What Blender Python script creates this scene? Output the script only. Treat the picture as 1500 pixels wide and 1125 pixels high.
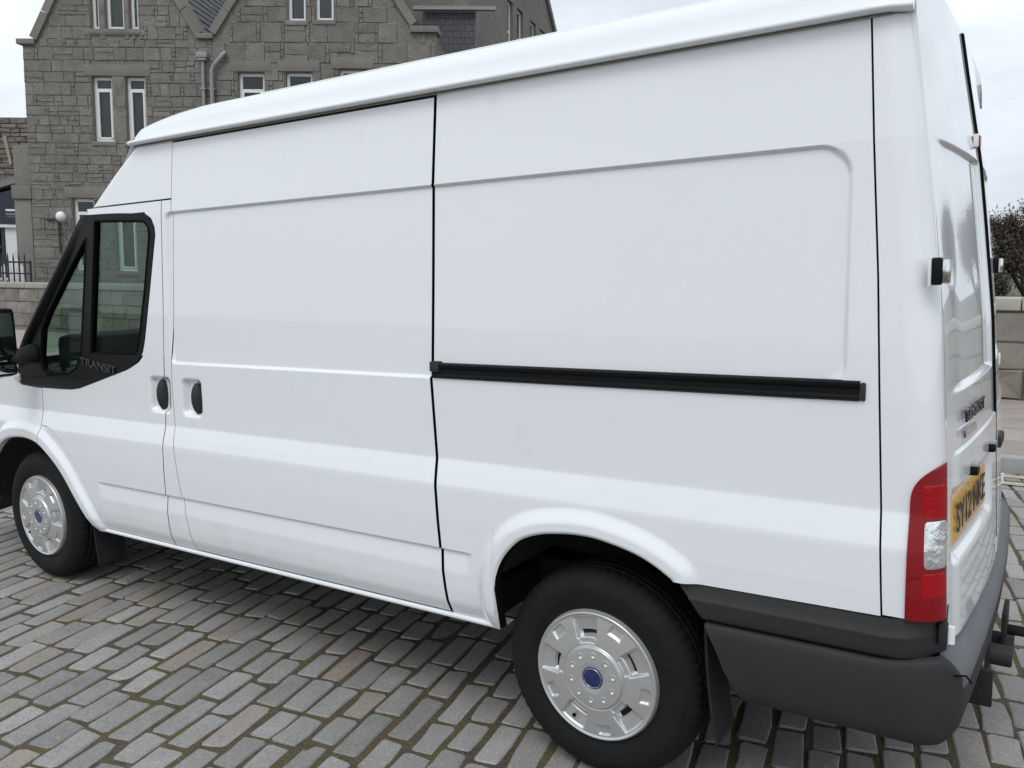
import bpy, bmesh, math, random
import numpy as np
from mathutils import Vector, Matrix
from mathutils.geometry import tessellate_polygon

random.seed(7); rng = np.random.default_rng(7)
for o in list(bpy.data.objects): bpy.data.objects.remove(o)
S = bpy.context.scene
COL = S.collection

# ------------------------------------------------------------------ camera
CAM = Vector((1.18576, -2.23902, 1.66171))
ROWS = ((0.8374252, 0.5464975, -0.0077148), (0.0715471, -0.1236071, -0.9897486), (-0.5418487, 0.8282885, -0.1426120))
cd = bpy.data.cameras.new('camera'); cam = bpy.data.objects.new('camera', cd); COL.objects.link(cam)
r, d, f = (Vector(v) for v in ROWS)
m = Matrix((r, -d, -f)).transposed().to_4x4(); m.translation = CAM
cam.matrix_world = m
cd.sensor_width = 36; cd.lens = 1244.287 / 1500 * 36; cd.clip_start = 0.05; cd.clip_end = 3000
S.camera = cam

# ------------------------------------------------------------------ sky, sun, exposure
SUN_EL, SUN_AZ = math.radians(56), math.radians(165)     # soft sun behind thin cloud, high behind the photographer
wd = bpy.data.worlds.new('World'); S.world = wd; wd.use_nodes = True
nt = wd.node_tree; N = nt.nodes; L = nt.links; N.clear()
out = N.new('ShaderNodeOutputWorld'); bg = N.new('ShaderNodeBackground'); bg.inputs[1].default_value = 0.1
sky = N.new('ShaderNodeTexSky'); sky.sky_type = 'NISHITA'; sky.sun_disc = False
sky.sun_elevation = SUN_EL; sky.sun_rotation = SUN_AZ; sky.air_density = 1.0; sky.dust_density = 2.0
tc = N.new('ShaderNodeTexCoord'); mp = N.new('ShaderNodeMapping'); mp.inputs['Scale'].default_value = (1.6, 1.6, 4.2)
nz = N.new('ShaderNodeTexNoise'); nz.inputs['Scale'].default_value = 1.3; nz.inputs['Detail'].default_value = 6; nz.inputs['Roughness'].default_value = .55
cr = N.new('ShaderNodeValToRGB'); cr.color_ramp.elements[0].position = .40; cr.color_ramp.elements[0].color = (6.9, 7.5, 8.3, 1)
cr.color_ramp.elements[1].position = .60; cr.color_ramp.elements[1].color = (9.6, 10.3, 10.9, 1)
mx = N.new('ShaderNodeMix'); mx.data_type = 'RGBA'; mx.inputs[0].default_value = .93
L.new(tc.outputs['Generated'], mp.inputs[0]); L.new(mp.outputs[0], nz.inputs[0]); L.new(nz.outputs[0], cr.inputs[0])
L.new(sky.outputs[0], mx.inputs[6]); L.new(cr.outputs[0], mx.inputs[7]); L.new(mx.outputs[2], bg.inputs[0]); L.new(bg.outputs[0], out.inputs[0])
sl = bpy.data.lights.new('sun', 'SUN'); sl.energy = 1.15; sl.angle = math.radians(30); sl.color = (1, .985, .965)
so = bpy.data.objects.new('sun', sl); COL.objects.link(so)
sd = Vector((math.sin(SUN_AZ) * math.cos(SUN_EL), math.cos(SUN_AZ) * math.cos(SUN_EL), math.sin(SUN_EL)))
so.rotation_euler = sd.to_track_quat('Z', 'Y').to_euler(); so.location = (0, 0, 30)
vs = S.view_settings; vs.view_transform = 'Standard'; vs.look = 'None'; vs.gamma = 1; vs.use_curve_mapping = False; vs.exposure = 0.13
S.render.resolution_x = 1024; S.render.resolution_y = 768
try: S.cycles.max_bounces = 8; S.cycles.transparent_max_bounces = 16
except Exception: pass

# ------------------------------------------------------------------ helpers: materials
def mat(name, col, rough=.6, metal=0., spec=.5, coat=0., bump=None, noise=None, tone=None, hue=None, coatr=.05):
    """noise=(scale,amount,detail) mottles the colour; tone=(mode,lo,hi) varies it per piece ('obj' or 'attr'); bump=(scale,strength,distance)"""
    M = bpy.data.materials.new(name); M.use_nodes = True; t = M.node_tree; b = t.nodes['Principled BSDF']
    b.inputs['Roughness'].default_value = rough; b.inputs['Metallic'].default_value = metal
    b.inputs['Specular IOR Level'].default_value = spec; b.inputs['Coat Weight'].default_value = coat; b.inputs['Coat Roughness'].default_value = coatr
    rgb = t.nodes.new('ShaderNodeRGB'); rgb.outputs[0].default_value = (*col, 1); last = rgb.outputs[0]
    co = t.nodes.new('ShaderNodeTexCoord')
    if tone:
        if tone[0] == 'obj': rn = t.nodes.new('ShaderNodeObjectInfo').outputs['Random']
        else:
            a = t.nodes.new('ShaderNodeAttribute'); a.attribute_name = 'tone'; rn = a.outputs['Fac']
        mr = t.nodes.new('ShaderNodeMapRange'); t.links.new(rn, mr.inputs[0]); mr.inputs[3].default_value = tone[1]; mr.inputs[4].default_value = tone[2]
        v = t.nodes.new('ShaderNodeVectorMath'); v.operation = 'SCALE'; t.links.new(last, v.inputs[0]); t.links.new(mr.outputs[0], v.inputs[3]); last = v.outputs[0]
        if hue:
            # a share of the pieces leans to another colour
            mm = t.nodes.new('ShaderNodeMath'); mm.operation = 'MULTIPLY'; mm.inputs[1].default_value = 7.31; t.links.new(rn, mm.inputs[0])
            fr = t.nodes.new('ShaderNodeMath'); fr.operation = 'FRACT'; t.links.new(mm.outputs[0], fr.inputs[0])
            rp = t.nodes.new('ShaderNodeMapRange'); rp.inputs[1].default_value = hue[1]; rp.inputs[2].default_value = 1.; t.links.new(fr.outputs[0], rp.inputs[0])
            mi = t.nodes.new('ShaderNodeMix'); mi.data_type = 'RGBA'; t.links.new(rp.outputs[0], mi.inputs[0]); t.links.new(last, mi.inputs[6])
            mi.inputs[7].default_value = (*hue[0], 1); last = mi.outputs[2]
    if noise:
        for sc, am, de in (noise if isinstance(noise, list) else [noise]):
            n = t.nodes.new('ShaderNodeTexNoise'); n.inputs['Scale'].default_value = sc; n.inputs['Detail'].default_value = de; n.inputs['Roughness'].default_value = .6
            t.links.new(GEO(t), n.inputs['Vector'])
            mr = t.nodes.new('ShaderNodeMapRange'); t.links.new(n.outputs['Fac'], mr.inputs[0]); mr.inputs[1].default_value = .25; mr.inputs[2].default_value = .75
            mr.inputs[3].default_value = 1 - am; mr.inputs[4].default_value = 1 + am
            v = t.nodes.new('ShaderNodeVectorMath'); v.operation = 'SCALE'; t.links.new(last, v.inputs[0]); t.links.new(mr.outputs[0], v.inputs[3]); last = v.outputs[0]
    t.links.new(last, b.inputs['Base Color'])
    if bump:
        n = t.nodes.new('ShaderNodeTexNoise'); n.inputs['Scale'].default_value = bump[0]; n.inputs['Detail'].default_value = 5
        t.links.new(GEO(t), n.inputs['Vector'])
        bp = t.nodes.new('ShaderNodeBump'); bp.inputs['Strength'].default_value = bump[1]; bp.inputs['Distance'].default_value = bump[2]
        t.links.new(n.outputs['Fac'], bp.inputs['Height']); t.links.new(bp.outputs[0], b.inputs['Normal'])
    return M
def GEO(t):
    for n in t.nodes:
        if n.bl_idname == 'ShaderNodeNewGeometry': return n.outputs['Position']
    return t.nodes.new('ShaderNodeNewGeometry').outputs['Position']
def blend_noise(M, col, scale, lo, hi, detail=5):
    """patches of a second colour laid over the base colour by a noise mask"""
    t = M.node_tree; b = t.nodes['Principled BSDF']; src = b.inputs['Base Color'].links[0].from_socket
    n = t.nodes.new('ShaderNodeTexNoise'); n.inputs['Scale'].default_value = scale; n.inputs['Detail'].default_value = detail; n.inputs['Roughness'].default_value = .65
    t.links.new(GEO(t), n.inputs['Vector'])
    mr = t.nodes.new('ShaderNodeMapRange'); mr.inputs[1].default_value = lo; mr.inputs[2].default_value = hi; t.links.new(n.outputs['Fac'], mr.inputs[0])
    mi = t.nodes.new('ShaderNodeMix'); mi.data_type = 'RGBA'; t.links.new(mr.outputs[0], mi.inputs[0]); t.links.new(src, mi.inputs[6]); mi.inputs[7].default_value = (*col, 1)
    t.links.new(mi.outputs[2], b.inputs['Base Color']); return M
def glass(name, tint, ior=1.5, rough=0.):
    M = bpy.data.materials.new(name); M.use_nodes = True; t = M.node_tree; t.nodes.clear()
    o = t.nodes.new('ShaderNodeOutputMaterial'); mxs = t.nodes.new('ShaderNodeMixShader'); tr = t.nodes.new('ShaderNodeBsdfTransparent'); gl = t.nodes.new('ShaderNodeBsdfGlossy')
    tr.inputs[0].default_value = (*tint, 1); gl.inputs['Roughness'].default_value = rough
    lw = t.nodes.new('ShaderNodeLayerWeight'); lw.inputs[0].default_value = .5; pw = t.nodes.new('ShaderNodeMath'); pw.operation = 'POWER'; pw.inputs[1].default_value = 5.
    fr = t.nodes.new('ShaderNodeMapRange'); r0 = ((ior - 1) / (ior + 1)) ** 2; fr.inputs[3].default_value = r0; fr.inputs[4].default_value = 1.
    t.links.new(lw.outputs['Facing'], pw.inputs[0]); t.links.new(pw.outputs[0], fr.inputs[0]); t.links.new(fr.outputs[0], mxs.inputs[0]); t.links.new(tr.outputs[0], mxs.inputs[1]); t.links.new(gl.outputs[0], mxs.inputs[2]); t.links.new(mxs.outputs[0], o.inputs[0]); return M

PAINT = mat('white paint', (.80, .82, .84), .30, coat=1., coatr=.04, bump=(2.6, .12, .010))
blend_noise(PAINT, (.60, .59, .56), 9., .66, .95)
def grime(M, col, z0, z1, sc):
    t = M.node_tree; b = t.nodes['Principled BSDF']; src = b.inputs['Base Color'].links[0].from_socket; sp = t.nodes.new('ShaderNodeSeparateXYZ'); t.links.new(GEO(t), sp.inputs[0])
    a = t.nodes.new('ShaderNodeMapRange'); a.inputs[1].default_value = z1; a.inputs[2].default_value = z0; t.links.new(sp.outputs[2], a.inputs[0])
    n = t.nodes.new('ShaderNodeTexNoise'); n.inputs['Scale'].default_value = sc; n.inputs['Detail'].default_value = 7; n.inputs['Roughness'].default_value = .7; t.links.new(GEO(t), n.inputs['Vector'])
    q = t.nodes.new('ShaderNodeMapRange'); q.inputs[1].default_value = .46; q.inputs[2].default_value = .72; t.links.new(n.outputs['Fac'], q.inputs[0])
    m_ = t.nodes.new('ShaderNodeMath'); m_.operation = 'MULTIPLY'; t.links.new(a.outputs[0], m_.inputs[0]); t.links.new(q.outputs[0], m_.inputs[1])
    k = t.nodes.new('ShaderNodeMath'); k.operation = 'MULTIPLY'; k.inputs[1].default_value = .14; t.links.new(m_.outputs[0], k.inputs[0])
    mi = t.nodes.new('ShaderNodeMix'); mi.data_type = 'RGBA'; t.links.new(k.outputs[0], mi.inputs[0]); t.links.new(src, mi.inputs[6]); mi.inputs[7].default_value = (*col, 1); t.links.new(mi.outputs[2], b.inputs['Base Color'])
grime(PAINT, (.33, .30, .26), .36, .72, 7)
BLACKPL = mat('black textured plastic', (.026, .027, .028), .66, spec=.32, bump=(900, .25, .0006), noise=(3, .12, 4))
BLACKGL = mat('black satin trim', (.006, .0065, .007), .45, spec=.16)
RUBBER = mat('tyre rubber', (.010, .010, .0105), .75, spec=.22, noise=(14, .22, 4), bump=(350, .2, .0008))
DARK = mat('underbody black', (.010, .010, .011), .8, noise=(20, .4, 4), bump=(60, .5, .004))
SEAL = mat('rubber seal', (.006, .006, .006), .9, spec=.08)
GREYSEAL = mat('grey gutter seal', (.30, .30, .30), .5)
SILVER = mat('silver wheel trim', (.56, .56, .555), .33, metal=.6, spec=.5, noise=(40, .04, 3))
CHROME = mat('chrome', (.75, .75, .76), .12, metal=1.)
DARKCH = mat('dark chrome lettering', (.06, .062, .066), .22, metal=.7)
BLUE = mat('blue badge enamel', (.012, .018, .11), .25, coat=1.)
VGLASS = glass('green tinted window glass', (.69, .78, .74), 1.42)
WGLASS = glass('clear window glass', (.75, .78, .78), 1.55)
MIRROR = mat('mirror glass', (.55, .6, .6), .02, metal=1.)
SEATM = mat('dark seat fabric', (.022, .024, .026), .9, noise=(60, .3, 3))
DASHM = mat('dashboard plastic', (.030, .036, .037), .6)
TEAL = mat('grey green door lining', (.10, .14, .135), .6)
YELLOW = mat('yellow number plate', (.78, .42, .045), .35, coat=.5)
INK = mat('black plate ink', (.008, .008, .008), .4)
def lens(name, col, rough=.12):
    M = mat(name, col, rough, spec=.35, coat=.15, coatr=.03); t = M.node_tree; b = t.nodes['Principled BSDF']
    w = t.nodes.new('ShaderNodeTexWave'); w.bands_direction = 'Z'; w.inputs['Scale'].default_value = 95; w.inputs['Distortion'].default_value = 0
    t.links.new(GEO(t), w.inputs['Vector'])
    bp = t.nodes.new('ShaderNodeBump'); bp.inputs['Strength'].default_value = .22; bp.inputs['Distance'].default_value = .0012
    t.links.new(w.outputs[0], bp.inputs['Height']); t.links.new(bp.outputs[0], b.inputs['Normal']); return M
REDLENS = lens('red lamp lens', (.23, .0025, .007))
REDDEEP = mat('bright red reflector', (.34, .003, .008), .16, spec=.4, bump=(85, .6, .003))
CLEARL = mat('clear lamp reflector', (.72, .73, .74), .14, metal=.75, coat=.6, bump=(26, .8, .010), noise=(45, .25, 1))
WHITEPL = mat('white plastic', (.78, .79, .80), .4)

# ------------------------------------------------------------------ helpers: objects
def link(name, me, parent=None, m=None, smooth=False):
    o = bpy.data.objects.new(name, me); COL.objects.link(o)
    if m is not None:
        me.materials.clear()
        for k in (m if isinstance(m, (list, tuple)) else [m]): me.materials.append(k)
    if smooth: me.polygons.foreach_set('use_smooth', [True] * len(me.polygons))
    if parent is not None: o.parent = parent
    return o
def pyd(name, V, F, parent=None, m=None, smooth=False, fix=False):
    me = bpy.data.meshes.new(name); me.from_pydata([tuple(map(float, v)) for v in V], [], [tuple(map(int, q)) for q in F]); me.update()
    if fix:
        b = bmesh.new(); b.from_mesh(me); bmesh.ops.remove_doubles(b, verts=b.verts, dist=1e-5); bmesh.ops.recalc_face_normals(b, faces=b.faces); b.to_mesh(me); b.free()
    return link(name, me, parent, m, smooth)
def empty(name, loc=(0, 0, 0), rot=(0, 0, 0)):
    o = bpy.data.objects.new(name, None); COL.objects.link(o); o.location = loc; o.rotation_euler = rot; o.empty_display_size = .1; return o
def tag(o, label=None, cat=None, group=None, kind=None):
    for k, v in (('label', label), ('category', cat), ('group', group), ('kind', kind)):
        if v: o[k] = v
    return o
class MB:
    """collects simple solids into one mesh"""
    def __init__(s): s.V = []; s.F = []
    def add(s, V, F):
        n = len(s.V); s.V += [tuple(v) for v in V]; s.F += [tuple(i + n for i in q) for q in F]; return s
    def box(s, a, b, bev=0.):
        (x0, y0, z0), (x1, y1, z1) = a, b
        if bev <= 0:
            V = [(x, y, z) for z in (z0, z1) for y in (y0, y1) for x in (x0, x1)]
            return s.add(V, [(0, 2, 3, 1), (4, 5, 7, 6), (0, 1, 5, 4), (2, 6, 7, 3), (0, 4, 6, 2), (1, 3, 7, 5)])
        b_ = bmesh.new(); bmesh.ops.create_cube(b_, size=1)
        for v in b_.verts: v.co = Vector(((x0 + x1) / 2 + v.co.x * (x1 - x0), (y0 + y1) / 2 + v.co.y * (y1 - y0), (z0 + z1) / 2 + v.co.z * (z1 - z0)))
        bmesh.ops.bevel(b_, geom=list(b_.edges), offset=bev, segments=2, affect='EDGES', profile=.6)
        b_.verts.index_update(); s.add([v.co[:] for v in b_.verts], [[v.index for v in q.verts] for q in b_.faces]); b_.free(); return s
    def tube(s, pts, rad, n=10, cap=True):
        pts = [Vector(q) for q in pts]; rad = rad if isinstance(rad, (list, tuple)) else [rad] * len(pts); V = []; F = []
        for i, q in enumerate(pts):
            t = (pts[min(i + 1, len(pts) - 1)] - pts[max(i - 1, 0)]).normalized()
            a = t.orthogonal().normalized() if i == 0 else (prev - t * prev.dot(t)).normalized()
            prev = a; b = t.cross(a)
            for k in range(n):
                an = 2 * math.pi * k / n; V.append(q + (a * math.cos(an) + b * math.sin(an)) * rad[i])
        for i in range(len(pts) - 1):
            for k in range(n): F.append((i * n + k, i * n + (k + 1) % n, (i + 1) * n + (k + 1) % n, (i + 1) * n + k))
        if cap: F.append(tuple(range(n))[::-1]); F.append(tuple((len(pts) - 1) * n + k for k in range(n)))
        return s.add([v[:] for v in V], F)
    def extrude(s, poly, a, b, axis=0):
        """closed 2D outline swept from a to b along an axis"""
        n = len(poly); V = []
        for t in (a, b):
            for q in poly:
                v = list(q); v.insert(axis, t); V.append(tuple(v))
        F = [(i, (i + 1) % n, n + (i + 1) % n, n + i) for i in range(n)] + [tuple(range(n))[::-1], tuple(range(n, 2 * n))]
        return s.add(V, F)
    def build(s, name, m, parent=None, smooth=False, auto=None):
        o = pyd(name, s.V, s.F, parent, m, smooth, True)
        if auto is not None: smooth_by_angle(o.data, auto)
        return o
def smooth_by_angle(me, deg):
    b = bmesh.new(); b.from_mesh(me)
    for q in b.faces: q.smooth = True
    for e in b.edges: e.smooth = len(e.link_faces) != 2 or e.calc_face_angle(0) < math.radians(deg)
    b.to_mesh(me); b.free()
def text_mesh(txt, size, depth, name, m, parent, matrix, xs=1., bold=0.):
    c = bpy.data.curves.new(name, 'FONT'); c.body = txt; c.size = size; c.extrude = depth; c.align_x = 'LEFT'; c.offset = bold; c.resolution_u = 3
    t = bpy.data.objects.new('tmp', c); COL.objects.link(t); dg = bpy.context.evaluated_depsgraph_get(); dg.update()
    me = bpy.data.meshes.new_from_object(t.evaluated_get(dg)); bpy.data.objects.remove(t); bpy.data.curves.remove(c)
    me.transform(Matrix.Diagonal((xs, 1, 1, 1))); me.transform(matrix); return link(name, me, parent, m)
def interp(x, k, v): return np.interp(x, k, v)
def sst(a, b, x):
    t = np.clip((x - a) / (b - a), 0, 1); return t * t * (3 - 2 * t)
def spline(P, n):
    """Catmull-Rom through points"""
    P = np.array(P, float); Q = np.vstack([2 * P[0] - P[1], P, 2 * P[-1] - P[-2]]); o = []
    k = max(2, n // (len(P) - 1))
    for i in range(len(P) - 1):
        a, b, c, e = Q[i:i + 4]; t = np.linspace(0, 1, k, endpoint=False)[:, None]
        o.append(.5 * (2 * b + (c - a) * t + (2 * a - 5 * b + 4 * c - e) * t ** 2 + (3 * b - a - 3 * c + e) * t ** 3))
    return np.vstack(o + [P[-1:]])

# ================================================================== THE STREET
def sett_variants(n, npt=10):
    vs_ = []
    for k in range(n):
        # unit stone: 1 x 1 in plan, domed top at z = 0, sides going down
        V = []; F = []; base = []
        cyc = [(-.5, -.455), (-.5, 0), (-.5, .455), (-.40, .5), (.40, .5), (.5, .455), (.5, 0), (.5, -.455), (.40, -.5), (-.40, -.5)]
        for x, y in cyc: base.append((x + random.uniform(-.055, .055), y + random.uniform(-.028, .028)))
        tilt = (random.uniform(-.005, .005), random.uniform(-.005, .005))
        for ix, iy, z in ((0, 0, -.06), (0, 0, -.0055), (.055, .022, -.0008)):
            for x, y in base:
                V.append((x - math.copysign(ix, x), y - math.copysign(iy, y) if abs(y) > .1 else y, z + (tilt[0] * x + tilt[1] * y + random.uniform(-.0007, .0007) if z > -.03 else 0)))
        V.append((0, 0, .0006 + random.uniform(-.0006, .0006)))
        for j in range(2):
            for i in range(npt): F.append((j * npt + (i + 1) % npt, j * npt + i, (j + 1) * npt + i, (j + 1) * npt + (i + 1) % npt))
        for i in range(npt): F.append((2 * npt + (i + 1) % npt, 2 * npt + i, 3 * npt))
        vs_.append((np.array(V), F))
    return vs_
GRANITE = dict(rough=.9, spec=.18, noise=[(260, .45, 2), (60, .12, 3), (7, .12, 4)], bump=(260, .35, .0012))
SETT_O = mat('granite sett', (.285, .277, .267), tone=('obj', .76, 1.12), hue=((.265, .228, .195), .74), **GRANITE)
SETT_A = mat('granite sett field', (.285, .277, .267), tone=('attr', .76, 1.12), hue=((.265, .228, .195), .74), **GRANITE)
BED = mat('sandy moss joint', (.098, .085, .066), .95, spec=.1, noise=[(150, .5, 4), (22, .3, 4)], bump=(110, 1., .012))
blend_noise(BED, (.125, .105, .050), 4.5, .44, .64); blend_noise(BED, (.16, .14, .11), 210, .66, .74)
KY = 5.30                                            # near face of the far kerb
street = pyd('street', [(-60, -14, -.0065), (30, -14, -.0065), (30, KY + .05, -.0065), (-60, KY + .05, -.0065)], [(0, 1, 2, 3)], None, BED); tag(street, kind='structure')
# finer bed under the part the photograph shows, with uneven sand and moss
def in_frame(P):
    q = np.asarray(P, float) - np.array(CAM); R_ = np.array(ROWS); c = q @ R_.T
    with np.errstate(all='ignore'): return 750 + 1244.287 * c[..., 0] / c[..., 2], 562.5 + 1244.287 * c[..., 1] / c[..., 2], c[..., 2]
TH = math.radians(12.0); ca, sa = math.cos(TH), math.sin(TH)
ax = np.array([ca, sa]); ay = np.array([-sa, ca])      # across the courses, along the courses
setts = []
pitch = .116
for i in range(-290, 145):
    cx = i * pitch; off = random.uniform(0, .3); yy = -16 + off
    while yy < 16:
        ln = random.choice((.19, .22, .24, .26, .28, .30)) + random.uniform(-.012, .012)
        c = ax * (cx + random.uniform(-.005, .005) + .012 * math.sin(yy * 1.7 + i * .12)) + ay * (yy + ln / 2)
        if -28 < c[0] < 9 and -4.5 < c[1] < KY - .12:
            setts.append((c[0], c[1], ln - random.uniform(.014, .030), pitch - random.uniform(.013, .025), TH + random.uniform(-.035, .035), random.uniform(-.004, .003)))
        yy += ln
setts = np.array(setts)
px, py, dz = in_frame(np.c_[setts[:, :2], np.zeros(len(setts))])
vis = (dz > .3) & (px > -40) & (px < 1540) & (py < 1160) & (py > 380)
under = (setts[:, 0] > -4.0) & (setts[:, 0] < 1.0) & (setts[:, 1] > .45) & (setts[:, 1] < 4.2)
size = np.where(vis & ~under, 1 / np.maximum(dz, .3) ** 3, 0) + np.where(under & vis, 1e-6, 0)
order = np.argsort(-size); near = set(order[:300].tolist())
VAR = sett_variants(14); VM = []
for k, (V, F) in enumerate(VAR):
    me = bpy.data.meshes.new('sett'); me.from_pydata([tuple(v) for v in V], [], F); me.materials.append(SETT_O); VM.append(me)
FV = []; FF = []; FT = []
for i, (x, y, ln, wd_, a, dz_) in enumerate(setts):
    k = random.randrange(14)
    if i in near:
        o = bpy.data.objects.new('sett', VM[k]); COL.objects.link(o); o.parent = street; o.location = (x, y, dz_); o.rotation_euler = (0, 0, a); o.scale = (wd_, ln, 1)
    else:
        V, F = VAR[k]; c_, s_ = math.cos(a), math.sin(a); n = len(FV)
        X = V[:, 0] * wd_; Y = V[:, 1] * ln
        FV += list(zip((x + X * c_ - Y * s_).tolist(), (y + X * s_ + Y * c_).tolist(), (V[:, 2] + dz_).tolist())); FF += [tuple(q + n for q in g) for g in F]; FT += [random.random()] * len(V)
me = bpy.data.meshes.new('sett_field'); me.from_pydata(FV, [], FF); at = me.attributes.new('tone', 'FLOAT', 'POINT'); at.data.foreach_set('value', FT)
o = link('sett_field', me, street, SETT_A, False); o['kind'] = 'stuff'

# crumbs of sand, grit and tiny moss tufts in the joints of the near courses
TUFT = mat('moss tuft', (.085, .072, .022), .95, spec=.1, noise=(60, .5, 3))
mb = MB()
for i in order[:340]:
    x, y, ln, wd_, a, _ = setts[i]
    for k in range(random.choice((0, 2, 4, 7))):
        s_ = random.choice((-1, 1)); q = np.array([x, y]) + ax * s_ * pitch / 2 * random.uniform(.93, 1.04) + ay * random.uniform(-.5, .5) * ln
        if random.random() < .25: q = np.array([x, y]) + ay * s_ * (ln / 2 + .009) + ax * random.uniform(-.4, .4) * wd_
        r_ = random.uniform(.003, .008); h_ = random.uniform(.004, .010); V = [(q[0] + r_ * math.cos(t) * random.uniform(.6, 1.2), q[1] + r_ * math.sin(t) * random.uniform(.6, 1.2), -.0075) for t in (0, 1.3, 2.5, 3.8, 5)] + [(q[0], q[1], -.0075 + h_ * .7)]
        mb.add(V, [(0, 1, 5), (1, 2, 5), (2, 3, 5), (3, 4, 5), (4, 0, 5)])
o = mb.build('joint_moss', TUFT, street, True); o['kind'] = 'stuff'

GROUND = mat('rough grass and earth', (.075, .078, .045), .95, noise=[(2, .3, 5), (40, .3, 4)], bump=(30, .6, .03))
g = pyd('ground', [(-700, -700, -.09), (700, -700, -.09), (700, 700, -.09), (-700, 700, -.09)], [(0, 1, 2, 3)], None, GROUND); tag(g, kind='structure')
# pavement across the street, kerb stones and slabs
KERB = mat('granite kerb', (.30, .295, .285), .8, noise=[(200, .2, 3), (4, .12, 4)], tone=('obj', .85, 1.1), bump=(160, .3, .002))
SLAB = mat('pinkish paving slab', (.33, .285, .255), .85, noise=[(150, .12, 3), (3, .12, 4)], tone=('obj', .88, 1.08), bump=(180, .25, .001))
SLABBED = mat('pavement bed', (.14, .12, .105), .9, noise=(40, .25, 4))
pav = pyd('pavement', [(-60, KY + .16, .098), (30, KY + .16, .098), (30, 9.9, .098), (-60, 9.9, .098)], [(0, 1, 2, 3)], None, SLABBED); tag(pav, kind='structure')
kme = MB().box((-.447, 0, -.12), (.447, .155, .115), .012).build('kerb_stone', KERB, pav, auto=35); kme.location = (-15.3, KY, 0)
for i in range(1, 36):
    o = kme.copy(); COL.objects.link(o); o.location = (-15.3 + i * .9, KY + random.uniform(-.004, .004), random.uniform(-.003, .003))
sme = MB().box((-.445, -.295, -.02), (.445, .295, .018), .006).build('paving_slab', SLAB, pav, auto=35); sme.location = (-2.6, KY + .17 + .3, .096)
cnt = 0
for j in range(5):
    for i in range(9):
        if i == 0 and j == 0: continue
        o = sme.copy(); COL.objects.link(o); o.location = (-2.6 + i * .9 + (.45 if j % 2 else 0), KY + .47 + j * .605, .096 + random.uniform(-.003, .003))
sf = MB()
for i in range(52):
    for j in range(5):
        x = -50 + i * .9 + (.45 if j % 2 else 0)
        if x < -3.1: sf.box((x - .445, KY + .47 + j * .605 - .295, .09), (x + .445, KY + .47 + j * .605 + .295, .114 + random.uniform(-.003, .003)))
o = sf.build('slab_field', SLAB, pav); o['kind'] = 'stuff'
LINE = mat('worn yellow road paint', (.50, .42, .24), .85, noise=(60, .25, 4)); blend_noise(LINE, (.27, .27, .27), 35, .44, .56)
for yy in (KY - .44, KY - .20):
    MB().box((-14, yy, .0045), (9, yy + .085, .0085)).build('painted_line', LINE, street)

# ================================================================== BOUNDARY WALL
def stone_variants(n, bev=.06, rough_=.05):
    """unit block 1x1 (x,z), front face near y=-0.5 bulging a little, back at +0.5"""
    out_ = []
    for k in range(n):
        j = lambda a: random.uniform(-a, a)
        ring = [(-.5, -.5), (0, -.5), (.5, -.5), (.5, 0), (.5, .5), (0, .5), (-.5, .5), (-.5, 0)]
        V = [(x, .5, z) for x, z in ring] + [(x + j(.02), -.28 + j(.06), z + j(.03)) for x, z in ring]
        V += [(x * (1 - 2 * bev) + j(rough_), -.5 + j(.12), z * (1 - 2.4 * bev) + j(rough_)) for x, z in ring] + [(j(.2), -.5 + j(.16), j(.2))]
        F = []
        for a in (0, 1):
            for i in range(8): F.append((a * 8 + i, a * 8 + (i + 1) % 8, (a + 1) * 8 + (i + 1) % 8, (a + 1) * 8 + i))
        for i in range(8): F.append((16 + i, 16 + (i + 1) % 8, 24))
        out_.append((np.array(V), F))
    return out_
SV = stone_variants(16, .035, .03)
def make_meshes(name, variants, m):
    L_ = []
    for V, F in variants:
        me = bpy.data.meshes.new(name); me.from_pydata([tuple(v) for v in V], [], F); me.materials.append(m); L_.append(me)
    return L_
def place_stones(name, rects, parent, mo, ma, depth, limit, rank, stuff_name):
    """rects: (x0,x1,z0,z1,y) in the parent's frame; the best-ranked become objects, the rest one joined mesh"""
    ms = make_meshes(name, SV, mo); idx = sorted(range(len(rects)), key=lambda i: -rank(rects[i])); FV, FF, FT = [], [], []
    for n_, i in enumerate(idx):
        x0, x1, z0, z1, y = rects[i]; k = random.randrange(len(SV))
        if n_ < limit and rank(rects[i]) > 0:
            o = bpy.data.objects.new(name, ms[k]); COL.objects.link(o); o.parent = parent; o.location = ((x0 + x1) / 2, y, (z0 + z1) / 2); o.scale = (x1 - x0, depth, z1 - z0)
        else:
            V, F = SV[k]; b = len(FV); FV += list(zip(((x0 + x1) / 2 + V[:, 0] * (x1 - x0)).tolist(), (y + V[:, 1] * depth).tolist(), ((z0 + z1) / 2 + V[:, 2] * (z1 - z0)).tolist()))
            FF += [tuple(q + b for q in g) for g in F]; FT += [random.random()] * len(V)
    if FV:
        me = bpy.data.meshes.new(stuff_name); me.from_pydata(FV, [], FF); at = me.attributes.new('tone', 'FLOAT', 'POINT'); at.data.foreach_set('value', FT)
        o = link(stuff_name, me, parent, ma); o['kind'] = 'stuff'
WS = dict(rough=.9, spec=.25, noise=[(60, .14, 4), (2.2, .14, 4)], bump=(70, .45, .006))
WALL_O = mat('wall granite', (.255, .232, .205), tone=('obj', .75, 1.1), hue=((.27, .23, .175), .75), **WS)
WALL_A = mat('wall granite field', (.255, .232, .205), tone=('attr', .75, 1.1), hue=((.27, .23, .175), .75), **WS)
COPE = mat('pale coping stone', (.36, .345, .29), .88, tone=('obj', .9, 1.08), noise=[(50, .12, 4), (2, .12, 4)], bump=(60, .4, .005))
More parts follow.
